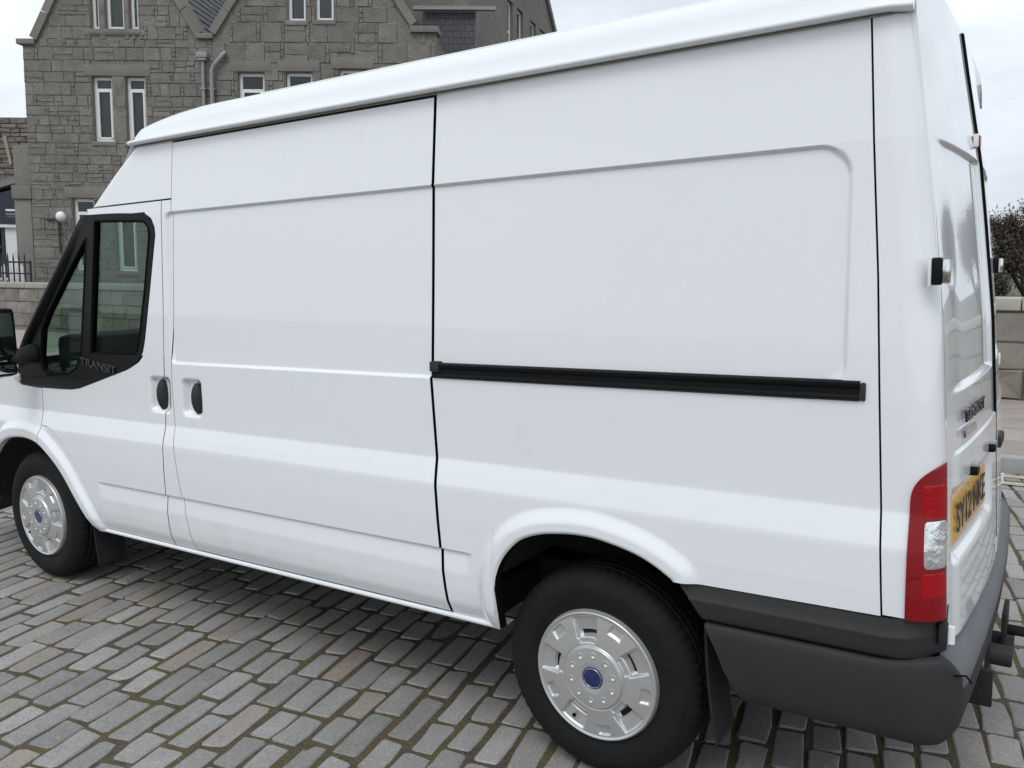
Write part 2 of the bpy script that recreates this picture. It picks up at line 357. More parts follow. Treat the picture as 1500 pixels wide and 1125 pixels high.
MORT = mat('lime mortar', (.20, .185, .165), .95, noise=(30, .2, 4), bump=(60, .5, .004))
wx0, wx1 = -46., 16.
wa = math.atan2(9.33 - 8.60, -22.1 - .76) - math.pi       # the wall runs almost along the street
wall = empty('boundary_wall', (.76, 8.60, .1), (0, 0, math.atan2(8.60 - 9.33, .76 + 22.1)))
tag(wall, 'long low granite boundary wall with pale flat coping behind the pavement', 'wall')
core = MB().box((wx0, .03, 0), (wx1, .33, .99)).build('wall_core', MORT, wall)
rects = []; z = 0.
for ch in (.33, .30, .34):
    x = wx0 + random.uniform(0, .3)
    while x < wx1:
        w_ = random.choice((.34, .45, .55, .62, .75)) + random.uniform(-.04, .04); rects.append((x + .006, x + w_ - .006, z + .006, z + ch - .006, .045 + random.uniform(-.008, .008))); x += w_
    z += ch
def wrank(rc):
    X = (rc[0] + rc[1]) / 2
    if -1.5 < X < 2.2: return 10
    if -27 < X < -17: return 5 - abs(X + 22) * .1
    return 0
place_stones('wall_stone', rects, wall, WALL_O, WALL_A, .12, 220, wrank, 'wall_stone_field')
cme = MB().box((-.495, -.04, .988), (.495, .40, 1.125), .02).build('coping_stone', COPE, wall, auto=35); cme.location.x = wx0 + .5
for i in range(1, int(wx1 - wx0)):
    o = cme.copy(); COL.objects.link(o); o.location = (wx0 + .5 + i, random.uniform(-.006, .006), random.uniform(-.004, .004))

# ================================================================== THE GRANITE HOUSE
HS = dict(rough=.92, spec=.2, noise=[(22, .26, 5), (3.5, .14, 4), (.8, .10, 4)], bump=(18, .8, .03))
HOUSE_O = mat('house granite', (.212, .195, .174), tone=('obj', .88, 1.09), hue=((.185, .172, .158), .6), **HS)
HOUSE_A = mat('house granite field', (.212, .195, .174), tone=('attr', .88, 1.09), hue=((.185, .172, .158), .6), **HS)
for M_ in (HOUSE_O, HOUSE_A): blend_noise(M_, (.085, .088, .062), .9, .58, .86, 8)
DRESS = mat('dressed granite', (.205, .190, .172), .9, noise=[(30, .14, 4), (1.5, .12, 4)], tone=('obj', .9, 1.08), bump=(30, .4, .008))
HMORT = mat('house joint', (.192, .176, .156), .95, noise=(12, .35, 5), bump=(25, .6, .01))
SLATE = mat('slate', (.075, .078, .085), .65, noise=[(18, .25, 4), (2, .2, 4)], bump=(40, .4, .01))
UPVC = mat('white window frame', (.80, .80, .79), .4)
ROOMD = mat('dim room', (.035, .035, .036), .95)
CURT = mat('grey curtain', (.16, .16, .155), .9)
IRON = mat('grey painted iron', (.26, .27, .28), .5, noise=(30, .15, 3))
HO = Vector((-20.9788, 15.5256, 0)); HX = Vector((.87256, .48749, -.03141)); HZ = Vector((.02742, .01532, .99951)); HYv = HZ.cross(HX)
house = empty('granite_house', HO); mm_ = Matrix((HX, HYv, HZ)).transposed().to_4x4(); mm_.translation = HO; house.matrix_world = mm_
tag(house, 'grey granite house with twin gables and white window frames behind the wall', 'house')
# facade frame: x along the front, z up, y into the house
W1 = [(-4.30, -3.66, 5.34, 7.28), (-3.23, -2.61, 5.34, 7.28), (-5.12, -4.42, 1.35, 3.58), (-3.73, -3.08, 1.35, 3.58), (-4.24, -3.99, 8.68, 10.5), (-3.78, -3.20, 8.68, 10.7), (-3.02, -2.75, 8.68, 10.5)]
W2 = [(.32, 1.14, 5.2, 7.44), (1.80, 2.63, 5.2, 7.46), (3.45, 4.30, 5.2, 7.56), (1.89, 2.44, 8.95, 10.7), (2.74, 3.29, 8.97, 10.7), (.32, 1.14, 1.35, 3.58), (1.80, 2.63, 1.35, 3.58), (3.45, 4.30, 1.35, 3.58)]
OUT1 = [(-6.46, -.4), (-.46, -.4), (-.46, 8.42), (-.86, 8.52), (-3.55, 12.9), (-6.06, 8.36), (-6.46, 8.22)]
OUT2 = [(-.46, -.4), (6.38, -.4), (6.38, 8.62), (5.72, 8.85), (2.68, 13.1), (-.42, 8.56), (-.46, 8.42)]
def tess_wall(name, outline, holes, y0, y1, m, parent):
    loops = [[Vector((x, z, 0)) for x, z in outline]] + [[Vector((a, c, 0)), Vector((a, d_, 0)), Vector((b, d_, 0)), Vector((b, c, 0))] for a, b, c, d_ in holes]
    tris = tessellate_polygon(loops); P = [v for l in loops for v in l]; n = len(P)
    V = [(v.x, y0, v.y) for v in P] + [(v.x, y1, v.y) for v in P]; F = [tuple(t) for t in tris] + [tuple(i + n for i in t)[::-1] for t in tris]
    b = 0
    for l in loops:
        k = len(l)
        for i in range(k): F.append((b + i, b + (i + 1) % k, n + b + (i + 1) % k, n + b + i))
        b += k
    return pyd(name, V, F, parent, m, False, True)
fac1 = tess_wall('left_gable', OUT1, W1, 0, .5, HMORT, house); fac1.name = 'gable_wall'
fac2 = tess_wall('gable_wall', OUT2, W2, 0, .5, HMORT, house)
def inside(poly, x, z):
    c = False; n = len(poly)
    for i in range(n):
        (x0, z0), (x1, z1) = poly[i], poly[(i + 1) % n]
        if (z0 > z) != (z1 > z) and x < (x1 - x0) * (z - z0) / (z1 - z0) + x0: c = not c
    return c
def masonry(outline, holes, courses, widths, pin, lint):
    """squared rubble: blocks with small pinning stones stacked between them, cut around openings"""
    rc = []; x0 = min(q[0] for q in outline); x1 = max(q[0] for q in outline); zt = max(q[1] for q in outline); z = 0.
    pad = [(a - .02, b + .02, c - .16, d_ + lint) for a, b, c, d_ in holes]
    def put(a, b, c, d_):
        if b - a < .06 or d_ - c < .05: return
        cuts = [(a, b)]
        for (ha, hb, hc, hd) in pad:
            if hc < (c + d_) / 2 < hd:
                nn = []
                for s0, s1 in cuts:
                    if hb <= s0 or ha >= s1: nn.append((s0, s1))
                    else:
                        if ha - s0 > .05: nn.append((s0, ha))
                        if s1 - hb > .05: nn.append((hb, s1))
                cuts = nn
        for s0, s1 in cuts:
            zc = d_ - .02; 
            if s1 - s0 > .05 and inside(outline, s0 + .03, zc) and inside(outline, s1 - .03, zc):
                g_ = .0065; rc.append((s0 + g_, s1 - g_, c + g_, d_ - g_, random.uniform(-.012, .006)))
    while z < zt:
        h = random.choice(courses) + random.uniform(-.02, .02); x = x0 - random.uniform(0, .4)
        x = max(x, x0)
        while x < x1:
            w_ = random.choice(widths) * random.uniform(.85, 1.15); e = min(x + w_, x1)
            if x1 - e < .12: e = x1
            if random.random() < .22: k = h * random.uniform(.35, .65); put(x, e, z, z + k); put(x, e, z + k, z + h)
            else: put(x, e, z, z + h)
            x = e
            if random.random() < pin and x < x1 - .3:
                q = random.uniform(.08, .13); n_ = random.choice((2, 3))
                for i in range(n_): put(x, x + q, z + h * i / n_, z + h * (i + 1) / n_)
                x += q
        z += h
    return rc
def hpix(x, z):
    P = HO + HX * x + HZ * z; return [float(v) for v in in_frame(np.array([P[:]]))[0]][0], float(in_frame(np.array([P[:]]))[1][0])
def hrank(rc):
    X, Y = hpix((rc[0] + rc[1]) / 2, (rc[2] + rc[3]) / 2)
    if X < 0 or Y < -6 or Y > 412: return 0
    top = 213 - (X - 190) * .178 - 52 if X > 190 else (213 + (190 - X) * 1.62 if X > 130 else 900)   # roof line of the van in front
    if Y > top + 4: return 0
    return (rc[1] - rc[0]) * (rc[3] - rc[2])
R1 = masonry(OUT1, W1, (.24, .28, .33, .37), (.30, .40, .50, .62), .26, .34)
R2 = masonry(OUT2, W2, (.46, .52, .58), (.48, .58, .66, .75), .55, .34)
place_stones('stone', R1, fac1, HOUSE_O, HOUSE_A, .055, 230, hrank, 'stone_field')
place_stones('stone', R2, fac2, HOUSE_O, HOUSE_A, .06, 160, hrank, 'stone_field')
def dress(name, a, b, c, d_, y=-.045, t=.22):
    return MB().box((a, y, c), (b, y + t, d_), .015).build(name, DRESS, house, auto=35)
for a, b, c, d_ in ((-4.54, -2.42, 7.295, 7.62), (-5.35, -2.9, 3.60, 3.92), (-4.45, -2.55, 8.50, 8.66), (.08, 1.36, 7.46, 7.78), (1.56, 2.86, 7.48, 7.80), (3.22, 4.52, 7.58, 7.90)): dress('lintel', a, b, c, d_)
for a, b, c, d_ in W1 + W2: dress('window_sill', a - .08, b + .08, c - .14, c - .005, -.06, .3)
for a, b, c, d_ in ((-3.66, -3.23, 5.34, 6.3), (-3.66, -3.23, 6.31, 7.285), (-3.985, -3.785, 8.68, 10.4), (-3.195, -3.025, 8.68, 10.4)): dress('mullion', a + .008, b - .008, c, d_, -.03, .2)
def window(a, b, c, d_, parent, y=.13, transom=.78, room=True, curtain=False):
    fw_ = .09; mbf = MB()
    mbf.box((a, y, c), (a + fw_, y + .07, d_)); mbf.box((b - fw_, y, c), (b, y + .07, d_)); mbf.box((a + fw_, y, c), (b - fw_, y + .07, c + fw_)); mbf.box((a + fw_, y, d_ - fw_), (b - fw_, y + .07, d_))
    zt = c + (d_ - c) * transom
    if transom: mbf.box((a + fw_, y - .008, zt - .05), (b - fw_, y + .07, zt + .05)); mbf.box((a + fw_, y - .02, c + fw_), (a + fw_ + .05, y + .05, zt - .05)); mbf.box((b - fw_ - .05, y - .02, c + fw_), (b - fw_, y + .05, zt - .05)); mbf.box((a + fw_, y - .02, c + fw_), (b - fw_, y + .05, c + fw_ + .05))
    w_ = mbf.build('window', UPVC, parent)
    MB().box((a + .05, y + .035, c + .05), (b - .05, y + .043, d_ - .05)).build('pane', WGLASS, w_)
    rm = MB(); rm.box((a - .3, y + .9, c - .2), (b + .3, y + .95, d_ + .2))
    for q in ((a - .3, y + .07, c - .2, a - .25, d_ + .2), (b + .25, y + .07, c - .2, b + .3, d_ + .2)): rm.box((q[0], q[1] + .32, q[2]), (q[3], y + .9, q[4]))
    rm.box((a - .3, y + .39, c - .25), (b + .3, y + .95, c - .2)); rm.box((a - .3, y + .39, d_ + .2), (b + .3, y + .95, d_ + .25)); rm.build('room_recess', ROOMD, w_)
    if curtain:
        cm = MB(); n = 22
        pts = [(a + .1 + (b - a - .2) * i / n, y + .16 + .02 * (-1) ** i) for i in range(n + 1)]
        V = [(x, yy, zz) for zz in (c + .06, d_ - .06) for x, yy in pts]; cm.add(V, [(i, i + 1, n + 2 + i, n + 1 + i) for i in range(n)]); cm.build('curtain', CURT, w_)
    return w_
for i, q in enumerate(W1): window(*q, house, transom=.80 if i < 4 else 0, curtain=i in (0, 1, 5))
for i, q in enumerate(W2): window(*q, house, transom=.77 if i not in (3, 4) else 0, curtain=i in (3, 4))
# skew stones up the gables and the kneelers at their feet
def skew(p0, p1):
    a, b = Vector((p0[0], 0, p0[1])), Vector((p1[0], 0, p1[1])); d_ = (b - a); n = int(d_.length / .75); nrm = Vector((-d_.z, 0, d_.x)).normalized(); 
    if nrm.z < 0: nrm = -nrm
    for i in range(n):
        q0 = a + d_ * (i / n + .002); q1 = a + d_ * ((i + 1) / n - .002)
        V = [q + nrm * h + Vector((0, y, 0)) for q in (q0, q1) for h in (-.10, .14) for y in (-.10, .42)]
        pyd('skew_stone', [v[:] for v in V], [(0, 1, 3, 2), (4, 6, 7, 5), (0, 2, 6, 4), (1, 5, 7, 3), (0, 4, 5, 1), (2, 3, 7, 6)], house, DRESS, False, True)
skew((-6.06, 8.36), (-3.55, 12.9)); skew((-.86, 8.52), (-3.55, 12.9)); skew((-.42, 8.56), (2.68, 13.1)); skew((5.72, 8.85), (2.68, 13.1))
dress('kneeler', -6.60, -6.03, 8.20, 8.36, -.12, .6); dress('kneeler', -.93, -.40, 8.40, 8.555, -.12, .6); dress('kneeler', 5.62, 6.46, 8.62, 8.80, -.12, .6)
dress('corner_pier', -7.02, -6.475, -.3, 3.52, -.02, .9); dress('corner_pier', -7.06, -6.42, 3.535, 3.96, -.08, 1.0); dress('corner_pier', -7.0, -6.475, 3.97, 5.2, .02, .8)
# side walls and roofs
side = MB(); side.box((-6.44, .5, -.3), (-6.1, 8, 8.2)); side.box((6.0, .5, -.3), (6.36, 5, 8.5)); side.build('side_wall', HOUSE_A, house)
def roof_slope(ridge, eave, y0, y1, n=16, parent=None):
    """courses of slate, each lapping the one below"""
    (rx, rz), (ex, ez) = ridge, eave; mbr = MB()
    d_ = Vector((ex - rx, 0, ez - rz)); nr = Vector((-d_.z, 0, d_.x)).normalized(); nr = nr if nr.z > 0 else -nr
    for i in range(n):
        a = Vector((rx, 0, rz)) + d_ * (i / n) + nr * .005; b = Vector((rx, 0, rz)) + d_ * ((i + 1.15) / n) + nr * .03
        for k in range(int((y1 - y0) / .4)):
            u0 = y0 + k * .4 + (.2 if i % 2 else 0); u1 = u0 + .385; e = random.uniform(-.006, .006)
            V = [a + Vector((0, u0, 0)), a + Vector((0, u1, 0)), b + Vector((0, u1, 0)) + nr * e, b + Vector((0, u0, 0)) + nr * e]; V += [v - nr * .014 for v in V]
            mbr.add([v[:] for v in V], [(0, 1, 2, 3), (7, 6, 5, 4), (3, 2, 6, 7), (0, 4, 5, 1), (0, 3, 7, 4), (1, 5, 6, 2)])
    o = mbr.build('roof_slates', SLATE, parent); o['kind'] = 'stuff'; return o
roof_slope((-3.55, 12.75), (-6.3, 8.25), .38, 8, 16, house); roof_slope((-3.55, 12.75), (-.62, 8.35), .38, 8, 16, house)
roof_slope((2.68, 12.95), (-.62, 8.35), .38, 8, 16, house); roof_slope((2.68, 12.95), (6.3, 8.35), .38, 8, 16, house)
roof_slope((6.0, 8.85), (8.6, 4.4), .9, 4.3, 14, house)
MB().box((-.70, .38, 8.3), (-.56, 8, 8.42)).build('valley_gutter', IRON, house)
# rain pipes at the valley
pm = MB(); pm.tube([(-.71, -.14, 7.85), (-.71, -.14, .2)], .052, 10); pm.build('rain_pipe', IRON, house, auto=40)
pm = MB(); pm.box((-.88, -.26, 7.82), (-.54, -.05, 7.98), .01); pm.box((-.84, -.24, 7.74), (-.58, -.06, 7.815), .01); pm.build('rain_hopper', IRON, house, auto=40)
pm = MB(); pm.tube([(-.02, -.10, 8.00), (-.06, -.15, 7.94), (-.36, -.17, 7.60), (-.43, -.16, 7.45), (-.43, -.14, .2)], .066, 12); pm.build('rain_pipe', IRON, house, auto=40)
for x in (-.71, -.43):
    for z in (6.9, 5.4, 3.9): MB().box((x - .085, -.2, z), (x + .085, -.06, z + .05)).build('pipe_bracket', IRON, house)
# globe wall lamp and an old iron bracket
lm = bmesh.new(); bmesh.ops.create_uvsphere(lm, u_segments=20, v_segments=14, radius=.15)
for v in lm.verts: v.co = Vector((v.co.x, v.co.y, v.co.z * 1.08)) + Vector((-5.35, -.28, 3.0))
me = bpy.data.meshes.new('wall_lamp'); lm.to_mesh(me); lm.free(); wl = link('wall_lamp', me, house, WHITEPL, True)
MB().box((-5.41, -.22, 2.80), (-5.29, -.03, 2.87), .01).build('lamp_base', IRON, wl)
pm = MB(); pm.tube([(-5.96, -.08, 2.92), (-5.55, -.10, 2.92), (-5.55, -.08, 1.9)], .035, 8); pm.build('iron_bracket', mat('rusty iron', (.07, .055, .045), .8), house)
# the wing behind, running away to the right
WP0 = Vector((-16.981, 22.921, -.3)); we = Vector((-.26128, .96526, 0)); wn = Vector((.96526, .26128, 0))
wing = empty('wing'); wing.parent = house
mw = Matrix((we, -wn, Vector((0, 0, 1)))).transposed().to_4x4(); mw.translation = WP0
bpy.context.view_layer.update()
WIN3 = [(4.40, 5.12, 9.9, 12.2), (5.66, 6.52, 9.9, 12.2), (7.56, 8.42, 9.9, 12.2), (8.98, 9.86, 9.9, 12.2)]
wo = tess_wall('wing_wall', [(0, 0), (11.57, 0), (11.57, 12.35), (8.4, 14.9), (0, 14.9)], WIN3, 0, .5, HOUSE_A, wing)
blend = wo.data.attributes.new('tone', 'FLOAT', 'POINT'); blend.data.foreach_set('value', [.45] * len(wo.data.vertices))
for q in WIN3: window(*q, wing, transom=.5)
for i in range(4):
    a, b = Vector((11.62, 0, 12.3)), Vector((8.4, 0, 14.95)); q0, q1 = a.lerp(b, i / 4), a.lerp(b, (i + 1) / 4 - .01)
    V = [q + Vector((dx, y, h)) for q in (q0, q1) for h, dx in ((-.08, 0), (.2, .1)) for y in (-.12, .45)]
    pyd('skew_stone', [v[:] for v in V], [(0, 1, 3, 2), (4, 6, 7, 5), (0, 2, 6, 4), (1, 5, 7, 3), (0, 4, 5, 1), (2, 3, 7, 6)], wing, DRESS, False, True)
pm = MB(); pm.tube([(.10, -.09, 10.6), (.10, -.09, 3)], .06, 10); pm.build('rain_pipe', IRON, wing, auto=40)
MB().box((.02, .5, 0), (11.5, 9, 12.2)).build('wing_body', HOUSE_A, wing)
wing.matrix_parent_inverse = Matrix(); wing.matrix_basis = house.matrix_world.inverted() @ mw
# slate-hung return wall with its gutter between gable and wing
MB().box((5.2, 4.5, 3), (7.05, 4.9, 10.5)).build('return_wall', HMORT, house)
sm = MB()
for i in range(24):
    for k in range(7):
        x = 5.2 + k * .27 + (.13 if i % 2 else 0); z = 5.4 + i * .21
        sm.box((x, 4.44 + random.uniform(-.008, .008), z), (min(x + .258, 7.05), 4.497, z + .2))
o = sm.build('hung_slates', SLATE, house); o['kind'] = 'stuff'
MB().box((4.9, 4.22, 10.46), (7.75, 4.42, 10.58)).build('roof_gutter', IRON, house)

# ================================================================== NEIGHBOURING BUILDING, RAILING
NX = Vector((-32.888, 14.905, 0)); nb = empty('stone_shop', NX); mn = Matrix((HX, HYv, HZ)).transposed().to_4x4(); mn.translation = NX; nb.matrix_world = mn
tag(nb, 'low rubble stone building with navy fascia and white front beside the house', 'building')
nw = MB().box((-6, .05, 4.3), (1.2, .6, 7.05)).build('upper_wall', HMORT, nb)
rects = []; z = 4.3
while z < 7.0:
    h = random.choice((.16, .2, .24)); x = -2.2
    while x < 1.15:
        w_ = random.uniform(.35, .8); rects.append((x + .01, min(x + w_, 1.2) - .01, z + .012, z + h - .012, .02 + random.uniform(-.02, .02))); x += w_
    z += h
NEIGH_O = mat('brown rubble', (.215, .19, .16), .9, tone=('obj', .7, 1.1), noise=[(20, .2, 4), (2, .15, 4)], bump=(25, .5, .02))
place_stones('stone', rects, nw, NEIGH_O, HOUSE_A, .12, 90, lambda r_: 1 if r_[0] > -1.2 else 0, 'stone_field')
MB().box((-6, 0, 7.06), (1.2, .7, 7.14)).build('wall_coping', DRESS, nb)
pm = MB(); V = [(-.1, -.06, 6.47), (.02, -.06, 6.5), (.2, -.06, 5.45), (.1, -.06, 5.42)]; V += [(x, y - .05, z) for x, y, z in V]
pm.add(V, [(0, 1, 2, 3), (7, 6, 5, 4), (0, 4, 5, 1), (1, 5, 6, 2), (2, 6, 7, 3), (3, 7, 4, 0)]); pm.build('leaning_plank', mat('weathered plank', (.33, .29, .23), .8), nb)
NAVY = mat('navy fascia paint', (.022, .027, .040), .5); GREYR = mat('grey lean-to slate', (.12, .125, .135), .7, noise=(12, .2, 4))
pm = MB(); pm.add([(-3, -1.2, 3.5), (1.15, -1.2, 4.72), (.75, -.0, 5.2), (-3, 0, 4.1)], [(0, 1, 2, 3)]); pm.add([(-3, -1.2, 3.45), (1.15, -1.2, 4.67), (.75, -.0, 5.15), (-3, 0, 4.05)], [(3, 2, 1, 0)]); pm.build('lean_to_roof', GREYR, nb)
pm = MB(); pm.extrude([(-3, 3.2), (1.15, 3.2), (1.15, 4.50), (-3, 3.35)], -1.25, -1.1, 1); fas = pm.build('fascia_sign', NAVY, nb)
for x, z, w_, h, c in ((.62, 3.66, .6, .07, WHITEPL), (.62, 3.54, .55, .03, mat('pale print', (.4, .42, .45), .5)), (.66, 3.42, .5, .08, mat('blue print', (.05, .10, .20), .5))):
    MB().box((x, -1.262, z), (x + w_, -1.252, z + h)).build('sign_lettering', c, fas)
MB().box((-3, -1.22, 3.07), (1.2, -1.08, 3.19)).build('fascia_trim', WHITEPL, nb)
MB().box((.44, -1.1, .1), (1.18, -1.0, 3.06)).build('white_panel', WHITEPL, nb)
MB().box((.78, -1.115, 1.98), (.98, -1.102, 2.22)).build('notice', mat('pale notice', (.62, .63, .62), .6), nb)
fr_ = MB(); fr_.box((.1, -1.12, .1), (.22, -1.0, 3.06)); fr_.box((.33, -1.12, .1), (.435, -1.0, 3.06)); fr_.box((-2.9, -1.11, 2.3), (.33, -1.01, 2.4)); fr_.box((-3, -1.12, .1), (-2.9, -1.0, 3.06)); wf = fr_.build('shop_window', NAVY, nb)
MB().box((-2.9, -1.06, .1), (.33, -1.05, 3.06)).build('pane', WGLASS, wf)
MB().box((-6, -.3, 0), (.9, .05, 4.3)).build('front_wall', HMORT, nb)
rl = empty('iron_railing'); rl.matrix_world = Matrix.Translation(Vector((-24.262, 10.988, -.1)) - HX * 1.12) @ mn.to_3x3().to_4x4()
tag(rl, 'black iron railing with spiked bars beside the granite house corner', 'railing')
RAILM = mat('black iron', (.02, .02, .022), .5); PICK = mat('white picket paint', (.74, .75, .75), .5)
bars = 0
bar = MB().tube([(0, 0, .1), (0, 0, 1.98), (0, 0, 2.12)], [.022, .022, .004], 6).build('bar', RAILM, rl); bar.location.x = .95
for i in range(1, 30):
    o = bar.copy(); COL.objects.link(o); o.location = (.95 - i * .17, 0, 0)
MB().box((-4.2, -.02, 1.82), (1.12, .02, 1.87)).build('top_rail', RAILM, rl); MB().box((-4.2, -.02, 1.50), (1.12, .02, 1.54)).build('mid_rail', RAILM, rl); MB().box((-4.2, -.02, .2), (1.12, .02, .25)).build('bottom_rail', RAILM, rl)
MB().tube([(1.12, 0, 0), (1.12, 0, 1.9)], .03, 8).build('post', RAILM, rl)
pk = empty('picket_fence'); pk.matrix_world = Matrix.Translation(Vector((-24.975, 11.239, -.1)) - HX * .75) @ mn.to_3x3().to_4x4()
tag(pk, 'white picket fence standing close behind the black iron railing', 'fence')
pkt = MB().extrude([(-.055, .05), (.055, .05), (.055, 1.7), (0, 1.82), (-.055, 1.7)], -.012, .012, 1).build('picket', PICK, pk); pkt.location.x = .60
for i in range(1, 26):
    o = pkt.copy(); COL.objects.link(o); o.location = (.60 - i * .19, 0, 0)
MB().box((-4.2, .014, 1.3), (.7, .05, 1.38)).build('rail', PICK, pk); MB().box((-4.2, .014, .4), (.7, .05, .48)).build('rail', PICK, pk)

# ================================================================== TREES
BARK = mat('bark', (.055, .047, .040), .9, noise=(30, .3, 4)); TWIG = mat('dark twigs and buds', (.085, .070, .054), .9, noise=(8, .4, 3)); LEAFD = mat('dark evergreen leaf', (.030, .038, .022), .8, noise=(6, .4, 3))
def tree(loc, h, spread, seed, label, leaves=2500, twigs=900, group=None):
    rs = random.Random(seed); t = empty('bare_tree', loc); tag(t, label, 'tree', group)
    tb = MB(); tw = MB(); tips = []
    def grow(p, d_, ln, rad, lev):
        pts = [p]; 
        for k in range(4):
            d_ = (d_ + Vector((rs.uniform(-.18, .18), rs.uniform(-.18, .18), rs.uniform(-.05, .16)))).normalized(); pts.append(pts[-1] + d_ * ln / 4)
        tb.tube(pts, [rad * (1 - .13 * i) for i in range(5)], 6 if lev < 2 else 4, False)
        if lev == 3: tips.extend(pts[1:]); return
        for k in range(rs.choice((3, 4)) if lev else 5):
            q = pts[rs.choice((2, 3, 4))]; an = rs.uniform(0, 6.28); e = (d_ * .7 + Vector((math.cos(an), math.sin(an), rs.uniform(.1, .6))) * rs.uniform(.5, .95) * spread).normalized()
            grow(q, e, ln * rs.uniform(.5, .72), rad * .52, lev + 1)
    grow(Vector((0, 0, -.1)), Vector((0, 0, 1)), h * .42, h * .028, 0)
    for k in range(twigs):
        q = rs.choice(tips); d_ = Vector((rs.gauss(0, 1), rs.gauss(0, 1), rs.gauss(.6, .8))).normalized(); e = q + d_ * h * rs.uniform(.03, .09)
        w_ = d_.orthogonal().normalized() * .0045 * h / 4; tw.add([(q - w_)[:], (q + w_)[:], e[:]], [(0, 1, 2)]); w_ = d_.cross(w_); tw.add([(q - w_)[:], (q + w_)[:], e[:]], [(0, 1, 2)])
    lv = MB()
    for k in range(leaves):
        q = rs.choice(tips) + Vector((rs.gauss(0, 1), rs.gauss(0, 1), rs.gauss(0, 1))) * h * .035; a = Vector((rs.gauss(0, 1), rs.gauss(0, 1), rs.gauss(0, 1))).normalized(); b = a.orthogonal().normalized(); s_ = h * rs.uniform(.0025, .0055)
        lv.add([(q - a * s_ * 1.6)[:], (q + b * s_)[:], (q + a * s_ * 1.6)[:], (q - b * s_)[:]], [(0, 1, 2, 3)])
    pyd('trunk', tb.V, tb.F, t, BARK, True); c = pyd('crown', tw.V + lv.V, tw.F + [tuple(i + len(tw.V) for i in q) for q in lv.F], t, TWIG)
    return t
tree((.80, 13.4, 0), 2.85, 1.2, 3, 'dark twiggy tree standing close behind the boundary wall', 16000, 16000)
tree((3.0, 15.0, 0), 4.2, 1.0, 5, 'taller dark tree behind the wall beside the twiggy tree', 16000, 4000)
tree((-36.5, 24.5, 0), 10.2, 1., 8, 'sparse leafless tree rising behind the low stone building', 500, 900)
tree((9.5, 16.5, 0), 6.5, 1., 9, 'broad bare tree behind the far end of the wall', 12000, 3000)
far = empty('garden_wall', (0, 20.5, 0)); tag(far, 'old brown stone garden wall far behind the twiggy tree', 'wall')
fw_ = MB().box((-8, 0, -.1), (16, .4, 1.0)).build('wall_core', MORT, far); rects = []; z = 0
for ch in (.34, .32, .33):
    x = -8.
    while x < 16: w_ = random.uniform(.4, .8); rects.append((x + .01, x + w_ - .01, z + .01, z + ch - .01, 0.)); x += w_
    z += ch
place_stones('wall_stone', rects, far, WALL_O, WALL_A, .1, 30, lambda r_: 1 if -1 < r_[0] < 2 else 0, 'wall_stone_field')

# ================================================================== THE VAN
# van frame: x rearward from the rear axle, y across (near side at 0, far side at 1.97), z up; nose slightly low as when unladen
RK = 0.0243983; WID = 1.97
van = empty('panel_van', (0, 0, 0), (0, -RK, 0))
tag(van, 'white high roof panel van with black bumper corner parked on granite setts', 'van')
def body(x, y, z): return (x * math.cos(RK) + z * math.sin(RK), y, -x * math.sin(RK) + z * math.cos(RK))
ARCH_R = spline([(-.326, .43), (-.337, .53), (-.335, .61), (-.315, .67), (-.28, .724), (-.224, .776), (-.15, .806), (-.066, .820), (.0, .824), (.065, .820), (.166, .799), (.235, .772), (.297, .735)], 240)
ARCH_F = spline([(-3.86, .43), (-3.78, .60), (-3.68, .72), (-3.513, .823), (-3.335, .856), (-3.172, .846), (-3.047, .789), (-2.937, .702), (-2.845, .59), (-2.785, .51), (-2.735, .43)], 240)
FLARE_F = spline([(-3.95, .43), (-3.87, .63), (-3.72, .80), (-3.52, .905), (-3.317, .935), (-3.117, .930), (-3.038, .918), (-2.934, .860), (-2.838, .770), (-2.75, .650), (-2.66, .50), (-2.645, .45)], 240)
def dist(P, U, W_):
    sh = U.shape; u = U.ravel(); w = W_.ravel(); best = np.full(u.shape, 9.)
    for i in range(len(P) - 1):
        a, b = P[i], P[i + 1]; e = b - a; t = np.clip(((u - a[0]) * e[0] + (w - a[1]) * e[1]) / (e @ e + 1e-12), 0, 1)
        best = np.minimum(best, np.hypot(u - a[0] - t * e[0], w - a[1] - t * e[1]))
    return best.reshape(sh)
def rbox(U, W_, u0, u1, w0, w1, r_):
    dx = np.abs(U - (u0 + u1) / 2) - (u1 - u0) / 2 + r_; dy = np.abs(W_ - (w0 + w1) / 2) - (w1 - w0) / 2 + r_
    return np.hypot(np.maximum(dx, 0), np.maximum(dy, 0)) + np.minimum(np.maximum(dx, dy), 0) - r_
KW = [.38, .43, .46, .50, .55, .62, .70, .80, .905, .92, .96, 1.0, 1.006, 1.02, 1.28, 1.60, 1.935, 2.25, 2.4]
KY_ = [.10, .050, .030, .013, .006, .002, .000, -.002, .0, .0015, .0110, .0215, .0232, .0240, .031, .046, .060, .093, .12]
POCK = [(-1.985, -1.847, 1.056, 1.222, .030), (-2.212, -2.06, 1.060, 1.224, .026)]
